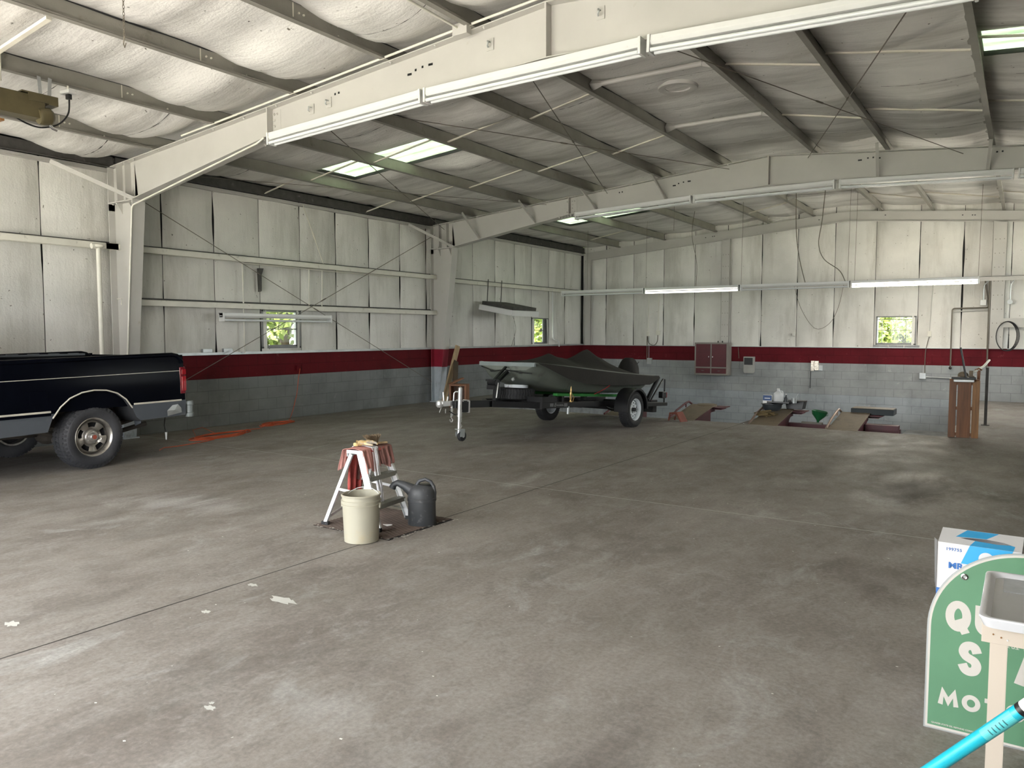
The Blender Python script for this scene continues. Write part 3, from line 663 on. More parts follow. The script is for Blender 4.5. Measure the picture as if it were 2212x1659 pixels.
# ================================================================ LIGHT FIXTURES
def strip_light(p0, p1, lab, grp, tubes=(0, 0), front=(0,-1,0)):
    """8 ft twin-tube strip; p0..p1 along its length, local x = length"""
    p0 = Vector(p0); p1 = Vector(p1); L_ = (p1-p0).length; d = (p1-p0)/L_
    T = thing('strip_light', lab, 'fluorescent light', tuple(p0), group=grp)
    f_ = Vector(front).normalized(); u = d.cross(f_); u = -u if u.z < 0 else u
    T.rotation_euler = Matrix((d, -f_, u)).transposed().to_euler() if d.cross(-f_).dot(u) > 0 else Matrix((d, f_, u)).transposed().to_euler()
    sgn = 1 if d.cross(-f_).dot(u) > 0 else -1
    h = MB(); h.box(.01, L_-.01, -.05, .05, .0, .05); h.prism([(-.06, 0), (.06, 0), (.035, -.03), (-.035, -.03)], lambda a, b, t: (t, a, b), .01, L_-.01)
    hs = h.build('housing', M_white, T, bevel=.004)
    for x0 in (.01, L_-.035):
        e = MB(); e.box(x0, x0+.025, -.065, .065, -.095, .052); e.build('end_cap', M_white, T, bevel=.003)
    for k, s_ in enumerate((-1, 1)):
        t = MB(); t.tube([(.04, s_*.042, -.072), (L_-.04, s_*.042, -.072)], .018, 12); t.build('tube', [M_tube, M_tubedim, M_tubeon][tubes[k]], T, smooth=50)
    return T
NTH = ['first', 'second', 'third', 'fourth']
for Yq, fn_, x0s in ((6.28, 'near frame', (3.73, 6.19, 8.67, 11.13)), (13.73, 'far frame', (3.83, 6.3, 8.79, 11.26))):
    zs = lambda x: (4.0+.042*(x-3.65) if x <= 7.62 else 4.165-.042*(x-7.62))-.055
    for i, x0 in enumerate(x0s[:3 if Yq < 7 else 4]):
        x1 = x0+2.44
        strip_light((x0, Yq, zs(x0)), (x1, Yq, zs(x1)), '%s unlit twin strip light from the left under the %s' % (NTH[i], fn_), 'strip lights under the frames')
        for xx in (x0+.12, x1-.12):
            pass
for i, x0 in enumerate((.83, 3.28, 5.73, 8.19)):
    T = strip_light((x0, 18.4, 2.69), (x0+2.44, 18.4, 2.69), ['leftmost strip light hanging before the back wall, unlit', 'faintly glowing strip light hanging before the back wall', 'unlit strip light between the two glowing ones', 'brightly lit strip light hanging at the right end'][i], 'hanging strip lights', [(0,0), (1,1), (0,0), (2,2)][i])
strip_light((.21, 8.05, 1.88), (.21, 10.5, 1.88), 'single strip light fixed across the left wall window', None, (0,0), front=(1,0,0))
def wire(pts, lab, r=.004, mat=None, cat='wire', name='hanging_wire', grp=None, n=8):
    m = MB(); P_ = [Vector(p) for p in pts]
    if len(P_) > 2:   # Catmull-Rom
        Q = [P_[0]]+P_+[P_[-1]]; out = []
        for i in range(1, len(Q)-2):
            for k in range(n):
                t = k/n; a, b, c, d = Q[i-1], Q[i], Q[i+1], Q[i+2]
                out.append(.5*((2*b)+(c-a)*t+(2*a-5*b+4*c-d)*t*t+(3*b-a-3*c+d)*t**3))
        P_ = out+[P_[-1]]
    m.tube(P_, r, 6)
    return tag(m.build(name, mat or M_rod, smooth=60), lab, cat, grp)
for x_, zt, l_ in ((3.3, 4.5, 'at the left joint of the glowing strip light'), (5.75, 4.7, 'left of the middle, over a joint of the strip lights'), (8.12, 4.84, 'beside the ridge, left one of the close pair'), (8.26, 4.84, 'beside the ridge, right one of the close pair'), (10.6, 4.62, 'at the right end of the bright strip light'), (1.6, 4.34, 'over the leftmost hanging strip light')):
    wire([(x_, 18.4, 2.745), (x_+.02, 18.4, zt)], 'thin suspension wire %s' % l_, .004, grp='suspension wires')
wire([(7.0, 18.3, 4.81), (7.02, 18.3, 3.9), (7.1, 18.3, 3.3), (7.22, 18.38, 2.74)], 'dark cable hanging from the roof to the unlit strip light', .009)
wire([(7.62, 18.35, 4.86), (7.56, 18.35, 4.1), (7.5, 18.35, 3.6), (7.62, 18.35, 3.25), (7.95, 18.35, 2.98), (8.07, 18.39, 2.74)], 'dark cable curving from the ridge to the bright strip light', .009)
wire([(4.62, 18.3, 4.6), (4.55, 18.3, 4.0), (4.68, 18.3, 3.3), (4.64, 18.38, 2.74)], 'thin wavy cable above the glowing strip light', .006)
wire([(6.98, 18.4, 2.66), (7.12, 18.4, 2.2), (7.35, 18.4, 1.8), (7.55, 18.4, 1.68), (7.8, 18.4, 1.85), (7.95, 18.4, 2.2), (8.04, 18.4, 2.66)], 'loop of thin cable hanging below the strip lights', .005)
wire([(5.74, 14.2, 4.7), (5.73, 14.2, 3.56)], 'thin dark wire dangling just behind the far frame', .004)
# square fluorescent troffer hanging near the left wall
T = thing('troffer_light', 'square white light fixture hanging on the left wall beside the far window', 'fluorescent light', (.62, 16.1, 2.09), (0, math.radians(10), 0))
m = MB()
for (a, b, c, d) in ((-.5, .5, -.62, -.59), (-.5, .5, .59, .62), (-.5, -.47, -.59, .59), (.47, .5, -.59, .59)): m.box(a, b, c, d, 0, .13)
m.box(-.5, .5, -.62, .62, .12, .135); m.build('housing', M_white, T, bevel=.004)
m = MB(); m.box(-.4, .4, -.5, .5, .05, .06); m.build('diffuser', M_cream, T)
m = MB(); m.box(-.47, .47, -.55, .5, .135, .22); m.build('ballast_box', M_dark, T)
m = MB(); m.bar((-.49, .3, .13), (-.56, .3, .76), .03, .006); m.build('hanger', M_dark, T)
m = MB(); m.bar((-.49, -.3, .13), (-.56, -.3, .76), .03, .006); m.build('hanger', M_dark, T)
wire([(.12, 17.0, 2.1), (.1, 17.2, 1.7), (.1, 17.0, 1.25)], 'thin lead dangling from the square light fixture', .005)
# porcelain lamp holders on the near frame
for i, (x_, z_, l_) in enumerate(((4.35, 4.22, 'left of the pair by the splice'), (4.64, 4.25, 'right of the pair by the splice'), (6.93, 4.44, 'just left of the ridge plate'), (8.15, 4.47, 'just right of the ridge plate'))):
    T = thing('hook_plate', 'square hook plate on the near frame, %s' % l_, 'hook plate', (x_, 6.392, z_), group='hook plates on the near frame')
    m = MB(); m.box(-.042, .042, -.008, 0, -.058, .058); m.build('plate', M_cream, T, bevel=.002)
    m = MB(); m.tube([(0, -.008, .02), (0, -.05, .02), (.012, -.06, 0), (0, -.055, -.025), (-.01, -.03, -.03)], .008, 8); m.build('hook', M_galv, T, smooth=50)
# ================================================================ CONDUITS, BOXES AND WALL ITEMS
def conduit(pts, lab, r=.012, mat=None, cat='conduit', name='conduit', n=5):
    P_ = [Vector(p) for p in pts]; out = [P_[0]]
    for a, b, c in zip(P_, P_[1:], P_[2:]):
        k = min(.06, (b-a).length*.4, (c-b).length*.4); s0 = b+(a-b).normalized()*k; s1 = b+(c-b).normalized()*k
        out += [s0.lerp(b, t/n).lerp(b.lerp(s1, t/n), t/n) for t in range(n+1)]
    out.append(P_[-1]); m = MB(); m.tube(out, r, 8)
    return tag(m.build(name, mat or M_conduit, smooth=60), lab, cat)
conduit([(.42, 6.3, 1.24), (.70, 6.28, 3.42), (3.5, 6.28, 3.92), (3.62, 6.28, 3.97)], 'thin conduit running up the near column and under its rafter')
conduit([(2.0, 6.24, 4.21), (6.72, 6.24, 4.61), (7.9, 6.24, 4.70), (8.6, 6.24, 4.62)], 'long conduit running along the top of the near frame', .013)
m = MB(); m.box(6.6, 6.78, 6.2, 6.28, 4.53, 4.64); tag(m.build('junction_box', M_cream, bevel=.004), 'painted junction box on top of the near frame beside the ridge', 'electrical box')
conduit([(6.6, 5.0, 4.66), (6.66, 6.2, 4.6)], 'short conduit running along a purlin into the junction box')
T = thing('vent_pipe', 'white capped pipe standing behind the pickup beside the near column', 'pipe', (.3, 5.99, 0))
m = MB(); m.tube([(0,0,.9), (0,0,2.83)], .032, 14); m.build('pipe', M_conduit, T, smooth=50)
m = MB(); m.ball((0,0,2.84), .06, sc=(1.3,1.3,.55)); m.tube([(0,0,2.84), (0,-.1,2.83)], .04, 10); m.build('cap', M_conduit, T, smooth=50)
m = MB(); m.tube([(0,0,0), (0,0,.9)], .032, 14); m.build('pipe', M_conduit, T, smooth=50)
conduit([(.1, 8.59, 2.8), (.1, 8.6, 1.24)], 'thin conduit down the left wall just before the window')
conduit([(.1, 8.62, 2.80), (.1, 12.6, 2.79)], 'thin conduit clipped under the upper girt of the left wall', .009)
conduit([(.1, 10.08, 2.8), (.1, 10.07, 2.1)], 'short thin conduit drop past the window, left of two', .011)
conduit([(.1, 10.41, 2.8), (.1, 10.39, 2.1)], 'short thin conduit drop past the window, right of two', .012)
m = MB(); m.prism([(0,0), (.09,.0), (.07,-.06), (.045,-.12), (.04,-.4), (.015,-.42)], lambda a, b, t: (t, a+8.95, 2.74+b), .02, .1)
tag(m.build('shelf_bracket', M_dark, bevel=.004), 'dark steel bracket hanging under the upper girt above the left window', 'bracket')
for y_, l_ in ((7.9, 'left'), (8.3, 'right')):
    m = MB(); m.box(.0, .055, y_-.09, y_+.09, 1.262, 1.325); tag(m.build('small_block', M_galv, bevel=.004), 'small grey box lying on the left wall ledge, %s one' % l_, 'box', 'boxes on the ledge')
m = MB(); m.box(0, .045, 9.8, 9.9, .88, .98); tag(m.build('outlet_box', M_redshade, bevel=.006), 'red painted outlet box on the left wall red band', 'electrical box')
conduit([(.1, 19.12, 2.8), (.1, 19.14, 1.62), (.11, 19.14, 1.5)], 'white conduit beside the far left window', .02, M_white)
wire([(.1, 19.14, 1.52), (.1, 19.2, 1.42), (.12, 19.42, 1.36), (.12, 19.47, 1.2)], 'bright white flexible hose curling by the far left window', .018, M_white, 'hose', 'flexible_hose')
# back wall: boxes, conduits, pipes
def wbox(x, z, w, h, lab, mat=None, d=.05, Y=YF-.0):
    m = MB(); m.box(x-w/2, x+w/2, Y-d, Y+.0, z-h/2, z+h/2); return tag(m.build('electrical_box', mat or M_conduit, bevel=.005), lab, 'electrical box')
YB = YF-.01
conduit([(2.21, YB, 2.85), (2.2, YB, 1.62)], 'left thin conduit dropping to a box behind the boat', .010)
conduit([(2.52, YB, 2.85), (2.51, YB, 1.66)], 'second thin conduit dropping to a box behind the boat', .012)
wbox(2.2, 1.57, .08, .12, 'small left wall box above the boat'); wbox(2.52, 1.6, .12, .13, 'larger wall box above the boat, right of the small one')
wire([(2.2, YB-.03, 1.5), (2.24, YB-.03, 1.3), (2.4, YB-.03, 1.24), (2.5, YB-.03, 1.35), (2.52, YB-.03, 1.54)], 'sagging cable joining the two wall boxes above the boat', .01)
conduit([(2.18, YB-.02, 1.5), (2.18, YB-.02, .75)], 'dark conduit crossing the red band above the boat', .014, M_rod)
conduit([(2.24, YB-.02, 1.5), (2.24, YB-.02, .78)], 'thin pale conduit beside the dark one above the boat', .008, M_galv)
m = MB(); m.box(2.2, 2.34, YF-.08, YF, .68, .86); tag(m.build('electrical_box', M_galv, bevel=.004), 'grey outlet box on the back wall just above the boat', 'electrical box')
conduit([(5.42, YB, 2.85), (5.43, YB, 1.25)], 'thin conduit down the back wall right of the cabinet', .008, M_cream)
conduit([(6.36, YB, 2.6), (6.35, YB, 1.62)], 'thin conduit to the box in the middle of the back wall', .006, M_cream)
wbox(6.35, 1.56, .07, .1, 'small wall box in the middle of the back wall', M_ins)
conduit([(9.55, YB, 2.8), (9.51, YB, 1.64)], 'thin conduit right of the back wall window', .008, M_cream)
wbox(9.51, 1.57, .08, .13, 'small outlet box right of the back wall window')
wire([(9.51, YB-.03, 1.5), (9.47, YB-.04, 1.3), (9.44, YB-.03, 1.1), (9.44, YB-.03, .62)], 'dark flex hanging from the outlet right of the window', .009)
wbox(9.4, .55, .14, .14, 'grey square outlet box low on the back wall', M_galv, .07)
conduit([(9.47, YB-.02, .53), (10.4, YB-.02, .5)], 'grey horizontal conduit low on the back wall', .016, M_galv)
conduit([(10.62, 21.0, 2.83), (10.72, 21.0, 2.18), (9.98, 21.0, 2.17), (9.98, 21.0, .78)], 'dark bent air pipe on the back wall', .016, M_rod, 'pipe', 'air_pipe')
m = MB(); m.ball((9.98, 21.0, .76), .035); tag(m.build('pipe_fitting', M_black, smooth=60), 'round dark fitting on the end of the bent air pipe', 'fitting')
conduit([(10.0, 21.05, 2.10), (10.7, 21.05, 2.12)], 'pale pipe just below the bent dark air pipe', .012, M_cream, 'pipe', 'pale_pipe')
conduit([(10.72, 20.97, 2.82), (10.72, 20.97, .75)], 'dark vertical pipe beside the right wall column', .018, M_rod, 'pipe', 'air_pipe')
wbox(10.6, 2.3, .13, .13, 'white square box near the top of the bent air pipe', M_white, .1)
conduit([(10.72, 20.98, 2.82), (10.6, 20.98, 2.7), (10.6, 20.98, 2.36)], 'bright conduit curving down into the white square box', .014, M_galv)
conduit([(11.2, 20.98, 2.82), (11.12, 20.98, 2.7), (11.12, 20.98, 2.36)], 'bright conduit curving down beside the bolted column', .014, M_galv)
m = MB(); m.cyl((11.12, 20.99, 2.3), (11.12, 20.93, 2.3), .055, n=18); tag(m.build('round_box', M_galv, bevel=.004), 'round galvanised box beside the bolted column', 'electrical box')
m = MB()
for k in range(3): m.tube([(11.08+(.20+.012*k)*math.sin(a*PI/16)+.012*k, 20.94-.012*k, 1.52+(.33+.004*k)*math.cos(a*PI/16)) for a in range(32)], .009, 6, closed=True)
tag(m.build('coiled_hose', M_blackr, smooth=60), 'black coiled air hose hanging on the right wall column', 'hose')
# tool cabinet
T = thing('wall_cabinet', 'dark red two-door wall cabinet with grey frame and two small drawers', 'cabinet', (4.22, YF-.33, .43))
m = MB()
for q in ((-.47,-.43,0,.9), (.43,.47,0,.9), (-.43,.43,.86,.9), (-.43,.43,0,.045), (-.018,.018,.045,.86), (-.43,-.018,.19,.225), (.018,.43,.19,.225)): m.box(q[0], q[1], -.005, .02, q[2], q[3])
m.box(-.47, .47, .02, .32, 0, .9); M_cab = pm('cabinet_grey', (.23,.21,.19), .5, var=.1); M_cabd = pm('cabinet_maroon', (.085,.008,.014), .4, var=.15)
m.build('body', M_cab, T, bevel=.003)
for s_ in (-1, 1):
    a, b = sorted((s_*.02, s_*.428)); m = MB(); m.box(a, b, -.012, .018, .228, .857); d_ = m.build('door', M_cabd, T, bevel=.003)
    m = MB(); m.tube([(s_*.055, -.012, .53), (s_*.055, -.035, .52), (s_*.055, -.035, .49), (s_*.055, -.012, .48)], .008, 8); m.build('handle', M_chrome, d_, smooth=50)
    m = MB(); m.box(a, b, -.012, .018, .048, .187); d_ = m.build('drawer', M_cabd, T, bevel=.003)
    x_ = (a+b)/2; m = MB(); m.tube([(x_-.035, -.012, .12), (x_-.03, -.032, .12), (x_+.03, -.032, .12), (x_+.035, -.012, .12)], .006, 8); m.build('handle', M_chrome, d_, smooth=50)
for x_ in (4.37, 4.49):
    m = MB(); m.lathe([(.001,0),(.018,0),(.018,.03),(.006,.045),(.006,.05),(.001,.05)], 12, Matrix.Translation((x_, 20.9, 1.33))); tag(m.build('small_bottle', M_black, smooth=40), 'small dark bottle on the wall cabinet, %s one' % ('left' if x_ < 4.4 else 'right'), 'bottle', 'bottles on the cabinet')
# towel dispenser and reflective boxes
T = thing('towel_dispenser', 'white towel dispenser with dark window on the back wall', 'dispenser', (5.2, YF, .5))
m = MB(); m.prism([(-.14,.04),(-.11,0),(.11,0),(.14,.04),(.14,.45),(-.14,.45)], lambda a, b, t: (a, -t, b), 0, .14); m.build('body', pm('dispenser_grey', (.33,.33,.31), .4), T, bevel=.006)
m = MB(); m.box(-.115, .115, -.145, -.135, .23, .42); m.build('window', M_black, T)
T = thing('light_control_box', 'small shiny foil-like box on the back wall right of the dispenser', 'box', (6.9, YF, .6))
m = MB(); m.box(-.1, -.02, -.05, 0, .0, .27); m.box(-.015, .1, -.07, 0, .02, .27); m.build('cover', pm('crinkled_foil', (.75,.7,.6), .25, .8, var=.3, scale=20, bump=.8, bscale=30), T, bevel=.006)
m = MB(); m.box(.1, .19, -.03, 0, .02, .15); m.build('side_box', M_galv, T)
m = MB(); m.tube([(-.1, -.02, 0), (-.11, -.02, -.45)], .008, 6); m.build('cord', M_black, T)
wire([(4.87, YB, 1.2), (4.9, YB, .9)], 'thin dark drip line beside the wall cabinet', .006)
# garage door opener, its bracket, outlet and cord at the upper left
T = thing('door_opener', 'olive garage door opener motor hanging at the upper left', 'door opener', (2.95, 3.5, 3.74), (0, 0, math.radians(88)))
M_oliv = pm('olive_sheet_metal', (.085,.07,.035), .45, .3, var=.25)
m = MB(); m.box(-.62, .52, -.1, .1, .02, .24); m.build('housing', M_oliv, T, bevel=.006)
m = MB(); m.box(.3, .64, -.11, .08, .25, .262); m.box(.55, .64, -.11, .08, .17, .25); m.box(.36, .56, -.11, -.1, .18, .25); m.build('bracket', M_oliv, T)
m = MB(); m.lathe([(.001,-.09),(.075,-.09),(.085,-.07),(.085,.02),(.06,.05),(.001,.05)], 24, Matrix.Translation((.55, -.06, .06)) @ Matrix.Rotation(math.radians(80), 4, 'Y')); m.build('motor', M_oliv, T, smooth=35)
m = MB(); m.tube([(.57, -.06, -.02), (.6, -.06, -.05), (.64, -.06, -.06)], .016, 8); m.build('lever', M_chrome, T, smooth=50)
m = MB(); m.bar((.52, 0, .25), (.56, .12, .50), .035, .004, (0,1,0)); m.build('hanger', M_galv, T)
m = MB(); m.bar((.60, 0, .25), (.66, .10, .50), .035, .004, (0,1,0)); m.build('hanger', M_galv, T)
m = MB(); m.bar((-.35, 0, .24), (-.35, .15, .52), .035, .004, (0,1,0)); m.build('hanger', M_galv, T)
m = MB(); m.bar((2.74, 3.74, 4.46), (2.74, 3.74, 4.13), .03, .03); tag(m.build('hanger_tube', M_conduit, bevel=.003), 'vertical painted tube hanging beside the garage door opener', 'hanger')
m = MB(); m.bar((1.9, 3.6, 4.2), (4.14, 3.56, 4.375), .05, .03); tag(m.build('opener_support_bar', M_strap, bevel=.003), 'pale square bar under the near purlins above the garage door opener', 'bar')
T = thing('ceiling_outlet', 'white ceiling outlet box with the black cord plugged in', 'outlet', (5.08, 3.35, 3.98), (0, 0, .2))
T.location = (2.78, 4.39, 4.17)
m = MB(); m.box(-.07, .07, -.05, .05, -.02, .02); m.ball((-.06, 0, 0), .045, sc=(1,1,.6)); m.build('box', M_white, T, bevel=.008, smooth=50)
m = MB(); m.tube([(0,0,.02), (0,0,.07)], .01, 8); m.build('stem', M_conduit, T)
m = MB(); m.box(-.02, .035, -.02, .02, -.075, -.02); m.build('plug', M_black, T, bevel=.005)
wire([(2.78, 4.40, 4.1), (2.78, 4.385, 3.95), (2.78, 4.3, 3.83), (2.78, 4.19, 3.765), (2.78, 4.06, 3.735), (2.78, 3.9, 3.77), (2.82, 3.7, 3.86), (2.86, 3.4, 3.9)], 'black cord looping from the ceiling outlet to the opener', .009, M_black, 'cord', 'power_cord')
m = MB()
for i in range(26):
    z_ = 4.50-i*.026; m.tube([(5.6+.007*math.cos(a*PI/4)*(i%2), 3.4+.007*math.cos(a*PI/4)*((i+1)%2), z_+.016*math.sin(a*PI/4)) for a in range(8)], .0025, 5, closed=True)
m.tube([(5.6, 3.4, 3.86), (5.585, 3.4, 3.81), (5.6, 3.4, 3.78), (5.62, 3.4, 3.81)], .004, 6)
tag(m.build('hanging_chain', M_rod), 'thin chain with a wire hook hanging from the near ceiling', 'chain')
m = MB(); m.box(2.5, 2.9, 3.0, 3.7, 3.7, 3.72); tag(m.build('wood_strip', M_woodo), 'reddish wood board behind the garage door opener', 'board')
# ================================================================ PICKUP TRUCK (local y runs toward the tail, +x is the visible side)
M_paint = pm('black_gloss_paint', (.002,.0025,.005), .2, var=.2, spec=.06)
M_gpaint = pm('slate_lower_paint', (.075,.085,.10), .35, var=.08, coat=.2, dirt=((.14,.14,.14), 5), dcut=(.6,.8))
M_tire = pm('tyre_rubber', (.03,.031,.036), .7, var=.2, bump=.25, bscale=50, dirt=((.06,.06,.065), 3), dcut=(.45,.8))
M_rim = pm('alloy_rim', (.42,.40,.37), .32, .85, var=.1, dirt=((.16,.14,.12), 8))
M_stripe = pm('pinstripe', (.55,.52,.45), .35)
M_lens = pm('red_lens', (.33,.004,.012), .12, var=.05, coat=1)
M_lens2 = pm('dark_red_lens', (.16,.004,.012), .12, var=.05, coat=1)
M_under = pm('underbody', (.05,.042,.035), .8, var=.4)
M_emb = pm('red_emblem', (.3,.06,.035), .5)
M_bump = pm('bumper_grey', (.17,.19,.19), .4, var=.1)
def tyre(R, r, w, T, mt=None, n=40, rib=True, treads=44, name='tyre', ax=1):
    """axle along local x, outer face at +w/2"""
    M = Matrix.Rotation(PI/2, 4, 'Y')
    m = MB(); h = w/2
    m.lathe([(r, -h*.86), (r+.015, -h), (r+(R-r)*.55, -h*1.06), (R-.02, -h*.9), (R-.004, -h*.78), (R-.004, h*.78), (R-.02, h*.9), (r+(R-r)*.72, h*1.04), (r+(R-r)*.70, h*1.055), (r+(R-r)*.45, h*1.06), (r+.02, h*1.0), (r, h*.86)], n*2, M)
    if rib:
        for i in range(treads):
            a = 2*PI*i/treads
            for (x0, x1, sk) in ((-h*.80, -h*.3, .03), (-h*.25, h*.25, -.03), (h*.3, h*.82, .03)):
                b = a+(.02 if x0 < 0 else 0); d = PI/treads*.74
                vs = [(x, (R+dr)*math.sin(b+e+ (sk if x == x1 else 0)), (R+dr)*math.cos(b+e+(sk if x == x1 else 0))) for dr in (-.012, .006) for x in (x0, x1) for e in (-d, d)]
                m.add(vs, [(0,1,3,2),(4,6,7,5),(0,4,5,1),(2,3,7,6),(0,2,6,4),(1,5,7,3)])
            # shoulder lugs
            vs = [(h*q, rr*math.sin(a+e), rr*math.cos(a+e)) for (q, rr) in ((.80, R+.006), (1.0, R-.035), (.97, R-.05), (.78, R-.02)) for e in (-d*.8, d*.8)]
            m.add(vs, [(0,1,3,2),(2,3,5,4),(0,2,4,6),(1,7,5,3)])
    return m.build(name, mt or M_tire, T, smooth=45)
TR = thing('pickup_truck', 'black pickup truck with grey lower sides parked along the left wall', 'truck', (1.47, 4.62, 0), (0, 0, math.radians(5)))
def truck_wheel(x, y, outer):
    s = 1 if x > 0 else -1
    e = thing('wheel', '', 'x'); del e['label']; del e['category']; e.parent = TR; e.location = (x, y, .372); e.rotation_euler = (0, 0, 0 if s > 0 else PI)
    tyre(.368, .222, .235, e)
    M = Matrix.Rotation(PI/2, 4, 'Y'); m = MB()
    m.lathe([(.222,-.1),(.2,-.1),(.195,.02),(.205,.07),(.208,.095),(.226,.112),(.232,.108),(.226,.098)], 48, M)
    # dished disc with five spokes and windows between them
    nn = 60
    def ringpt(k, i):
        a = 2*PI*i/nn; r_ = (.195, .172, .118, .082)[k]; x_ = (.045, .062, .052, .03)[k]
        ph = (a*5/(2*PI)) % 1; sp = math.exp(-((ph-.5)/.27)**4); x_ += (.022*sp if k in (1, 2) else 0)
        return (x_, r_*math.sin(a), r_*math.cos(a))
    m.grid(lambda i, k: ringpt(k, i), nn, 4, lambda i, k: k in (1,) and (((i+.5)/nn*5) % 1 < .24 or ((i+.5)/nn*5) % 1 > .76), closeu=True)
    rm = m.build('rim', M_rim, e, smooth=40)
    m = MB(); m.lathe([(.001,.0),(.2,.0),(.2,-.05)], 30, M); m.build('brake_drum', M_blackr, e)
    m = MB(); m.lathe([(.088,.028),(.086,.06),(.075,.072),(.05,.076),(.045,.112),(.04,.118),(.001,.118)], 30, M)
    for i in range(5):
        a = 2*PI*i/5+.3; m.cyl((.07,.064*math.sin(a),.064*math.cos(a)), (.088,.064*math.sin(a),.064*math.cos(a)), .009, n=6)
    m.build('hub_cap', pm('hub_silver', (.5,.48,.46), .3, .8) if 'hub_silver' not in bpy.data.materials else bpy.data.materials['hub_silver'], e, smooth=40)
    m = MB(); m.lathe([(.001,.1195),(.026,.1195)], 24, M); m.build('emblem', M_emb, e)
    return e
w = truck_wheel(.835, .03, 1); truck_wheel(-.835, .03, 1); truck_wheel(.835, -3.4, 1); truck_wheel(-.835, -3.4, 1)
zoff = lambda y: .017*(y)          # slight rake
def side_poly(z0, z1, ya, yb, arch):
    pts = [(ya, z0+zoff(ya)), (ya, z1+zoff(ya)), (yb, z1+zoff(yb)), (yb, z0+zoff(yb))]
    return pts
ARCH = [(-.52,.50),(-.47,.64),(-.38,.76),(-.27,.85),(-.13,.905),(.02,.925),(.17,.915),(.31,.87),(.42,.79),(.50,.68),(.56,.56),(.63,.50)]
def xs_(z):   # bed side curvature
    t = (z-.5)/.8; return .985-.05*max(0, t-.55)**1.5*2.2-.035*max(0, .25-t)
def sidepanel(zlo, zhi, ya, yb, mat, name, sx=1, off=0):
    """curved panel strip between two heights with the arch cut out"""
    m = MB(); n = 70; k = 9
    ys_ = sorted(set([ya+(yb-ya)*i/n for i in range(n+1)]+[a for a, _ in ARCH if ya < a < yb]))
    def azt(y):
        if y <= ARCH[0][0] or y >= ARCH[-1][0]: return 0
        for (a, b), (c, d) in zip(ARCH, ARCH[1:]):
            if a <= y <= c: return b+(d-b)*(y-a)/(c-a)
    def lo(y): return max(zlo+zoff(y), azt(y))
    def P(i, j):
        y = ys_[i]; l = lo(y); h_ = zhi+zoff(y); l = min(l, h_); z = l+(h_-l)*j/(k-1)
        return (sx*(xs_(z)+off), y, z)
    m.grid(P, len(ys_), k, lambda i, j: lo(ys_[i]) >= zhi+zoff(ys_[i])-1e-4 and lo(ys_[i+1]) >= zhi+zoff(ys_[i+1])-1e-4)
    return m.build(name, mat, TR, smooth=50, recalc=False)
for sx in (1, -1):
    sidepanel(.70, 1.285, -1.12, 1.26, M_paint, 'bed_side', sx)
    sidepanel(.50, .70, -1.12, -.44, M_gpaint, 'lower_panel', sx); sidepanel(.50, .70, .49, 1.27, M_gpaint, 'lower_panel', sx)
    m = MB(); m.tube([(sx*(xs_(b)+.006), a, b) for a, b in ARCH[1:-2]], .009, 8); m.build('arch_trim', M_stripe, TR, smooth=60)
    m = MB()   # rolled lip and dark liner inside the arch
    m.grid(lambda i, j: (sx*(xs_(ARCH[i][1])-(.0, .05, .34)[j]), ARCH[i][0]*(1, .96, .93)[j], ARCH[i][1]-(0, .0, -.01)[j]), len(ARCH), 3); m.build('arch_liner', pm('arch_plastic', (.022,.023,.026), .7), TR, smooth=50, recalc=False)
    for a, b, z_, h_ in ((-1.1, -.49, .715, .011), (.52, 1.2, .722, .011)):
        m = MB(); m.box(*sorted((sx*xs_(.72), sx*(xs_(.72)+.012))), a, b, z_-h_, z_+h_); o = m.build('molding', M_stripe, TR, bevel=.004)
    m = MB(); m.box(*sorted((sx*xs_(.7), sx*(xs_(.7)+.009))), -1.1, -.49, .672, .703); m.build('molding_shadow', M_paint, TR)
    m = MB(); m.add([(sx*(xs_(1.09)+.001+q), y, z) for q in (0, .001) for (y, z) in ((-1.1, 1.072), (1.19, 1.098), (1.19, 1.105), (-1.1, 1.079))], [(0,1,2,3),(4,5,6,7)]); m.build('pinstripe', M_stripe, TR, recalc=False)
    # tail light wrapped round the corner
    tl = MB(); tl.box(*sorted((sx*.90, sx*.99)), 1.19, 1.275, .80, 1.15); o = tl.build('tail_light', M_lens2, TR, bevel=.012)
    for z0, z1 in ((1.05, 1.12), (.84, 1.03)):
        q = MB(); q.box(*sorted((sx*.93, sx*.994)), 1.215, 1.28, z0, z1); q.build('lens', M_lens, o, bevel=.006)
    # grey plastic mud flap behind the wheel
    q = MB(); q.grid(lambda i, j: (sx*(.975-.16*j/5-.0*i), .52+.1*i/5+.03*j/5, .84-.36*i/5-.05*j/5+(.05*math.sin(i/5*PI))), 6, 6); q.build('mud_flap', M_gpaint, TR, smooth=60, recalc=False)
m = MB(); m.tube([(.99, -.69, .92), (.99, -.66, .80)], .0, 6) if 0 else None
m = MB(); m.prism([(-.70,.80),(-.52,.80),(-.51,.82),(-.51,.93),(-.53,.95),(-.69,.95),(-.71,.93),(-.71,.82)], lambda a, b, t: (t, a, b), .984, .9885); m.build('fuel_door', M_paint, TR, bevel=.002)
for sx in (1, -1):
    m = MB(); m.tube([(sx*.955, -1.12, 1.272), (sx*.955, 1.1, 1.31), (sx*.955, 1.17, 1.295), (sx*.955, 1.215, 1.255), (sx*.965, 1.235, 1.2)], .028, 10)
    m.build('bed_rail', M_paint, TR, smooth=60)
m = MB()
for i in range(8): m.box(-.93, -.90, -1.0+i*.27, -.86+i*.27, 1.304, 1.312)
m.box(-.97, -.87, -1.1, 1.1, 1.28, 1.304); m.build('far_rail_cap', M_gpaint, TR)
